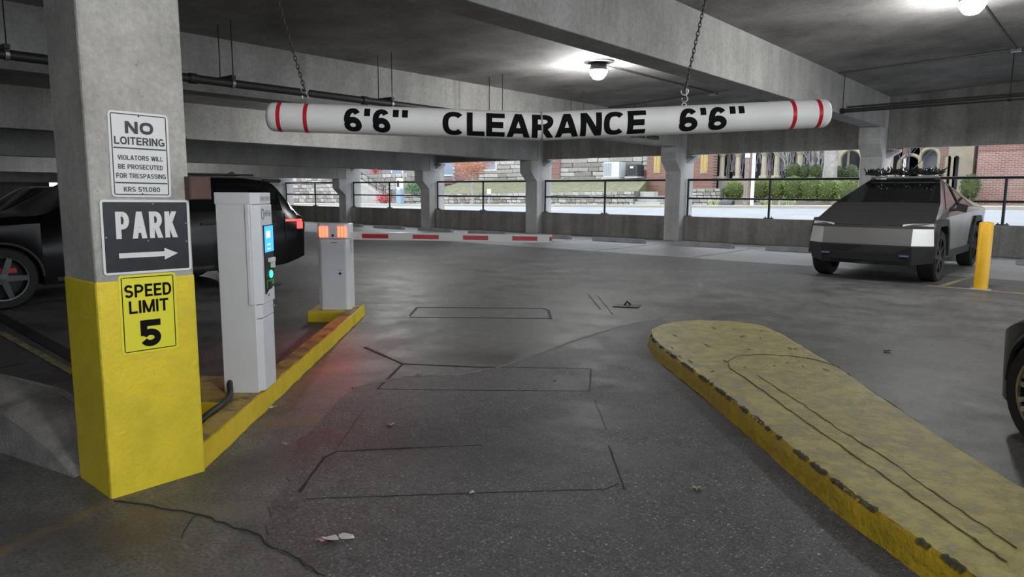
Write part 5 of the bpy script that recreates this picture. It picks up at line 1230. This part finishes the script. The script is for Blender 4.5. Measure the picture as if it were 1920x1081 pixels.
obj('soldier_course', MB().box(r0, 10, 37.97, 38.0, 3.45, 3.72), M_brick, bb)
bush('round_shrub', 'small dark shrub left of the plain brick wall', 1819, 351, 37.2, .35, .55, M_hedged, 90, None, 260)

# ================================================================== LITTER
M_leaf = plain('dry_leaf', (.42, .33, .24), .8, var=.3); M_paper = plain('litter_paper', (.66, .62, .60), .7)
def dry_leaf(px, py, s, label, seed, mat=M_leaf):
    rr = random.Random(seed); g = G(px, py, .004); P = []
    for k in range(10):
        a = 2*math.pi*k/10; r = s*(1 if k % 2 == 0 else .5)*rr.uniform(.7, 1.1); P.append((r*math.cos(a), r*math.sin(a), rr.uniform(.002, .02)*s/.04))
    mb = MB().add([(0, 0, .004)]+P+[(0, 0, .002)]+[(x, y, z-.0015) for x, y, z in P], [(0, 1+k, 1+(k+1) % 10) for k in range(10)]+[(11, 12+(k+1) % 10, 12+k) for k in range(10)])
    t = thing('dry_leaf', label, 'leaf', (g.x, g.y, .005), rr.uniform(0, 6)); obj('blade', mb, mat, t); obj('stalk', MB().tube([(0, 0, .004), (-s*1.3, .2*s, .008)], .0012, 4), mat, t)
dry_leaf(733, 797, .035, 'pale dry leaf in the lower middle of the lane', 1); dry_leaf(787, 703, .035, 'dry leaf inside the middle saw-cut loop', 2); dry_leaf(1306, 917, .035, 'brown maple leaf near the island kerb', 3)
dry_leaf(1040, 713, .02, 'tiny dry leaf right of the loop centre', 4); dry_leaf(1663, 659, .05, 'dry leaf on the deck right of the island', 5); dry_leaf(510, 765, .03, 'white leaf scrap at the foot of the ticket island', 6, M_paper)
dry_leaf(535, 832, .025, 'small curled leaf on the dark stain left of the lane', 7); dry_leaf(885, 924, .02, 'pale chip lying on the near saw cut', 8, M_paper)
g = G(622, 1011, .003); t = thing('litter_scrap', 'crumpled white and red paper scrap on the lane in front', 'litter', (g.x, g.y, .004), .5); rr = random.Random(4)
for nm, dx, sz, mt in (('paper', 0, .045, M_paper), ('paper', .055, .04, M_paper), ('red_print', -.045, .022, plain('red_paper', (.45, .2, .2), .7))):
    P = [(dx+sz*math.cos(a)*rr.uniform(.6, 1.1), sz*.55*math.sin(a)*rr.uniform(.6, 1.1)+dx*.5, rr.uniform(.001, .012)) for a in [2*math.pi*k/9 for k in range(9)]]
    obj(nm, MB().extr(P, (0, 0, .002)), mt, t)
g = G(1175, 574); t = thing('broken_plate', 'small dark broken metal plate on the deck floor', 'debris', (g.x, g.y, .002), .4)
obj('plate', MB().box(-.17, .17, -.12, .12, 0, .012), M_dk, t, .003); obj('bent_stub', MB().tube([(-.03, 0, .01), (0, .02, .06), (.05, .02, .02)], .014, 6), M_dk, t)
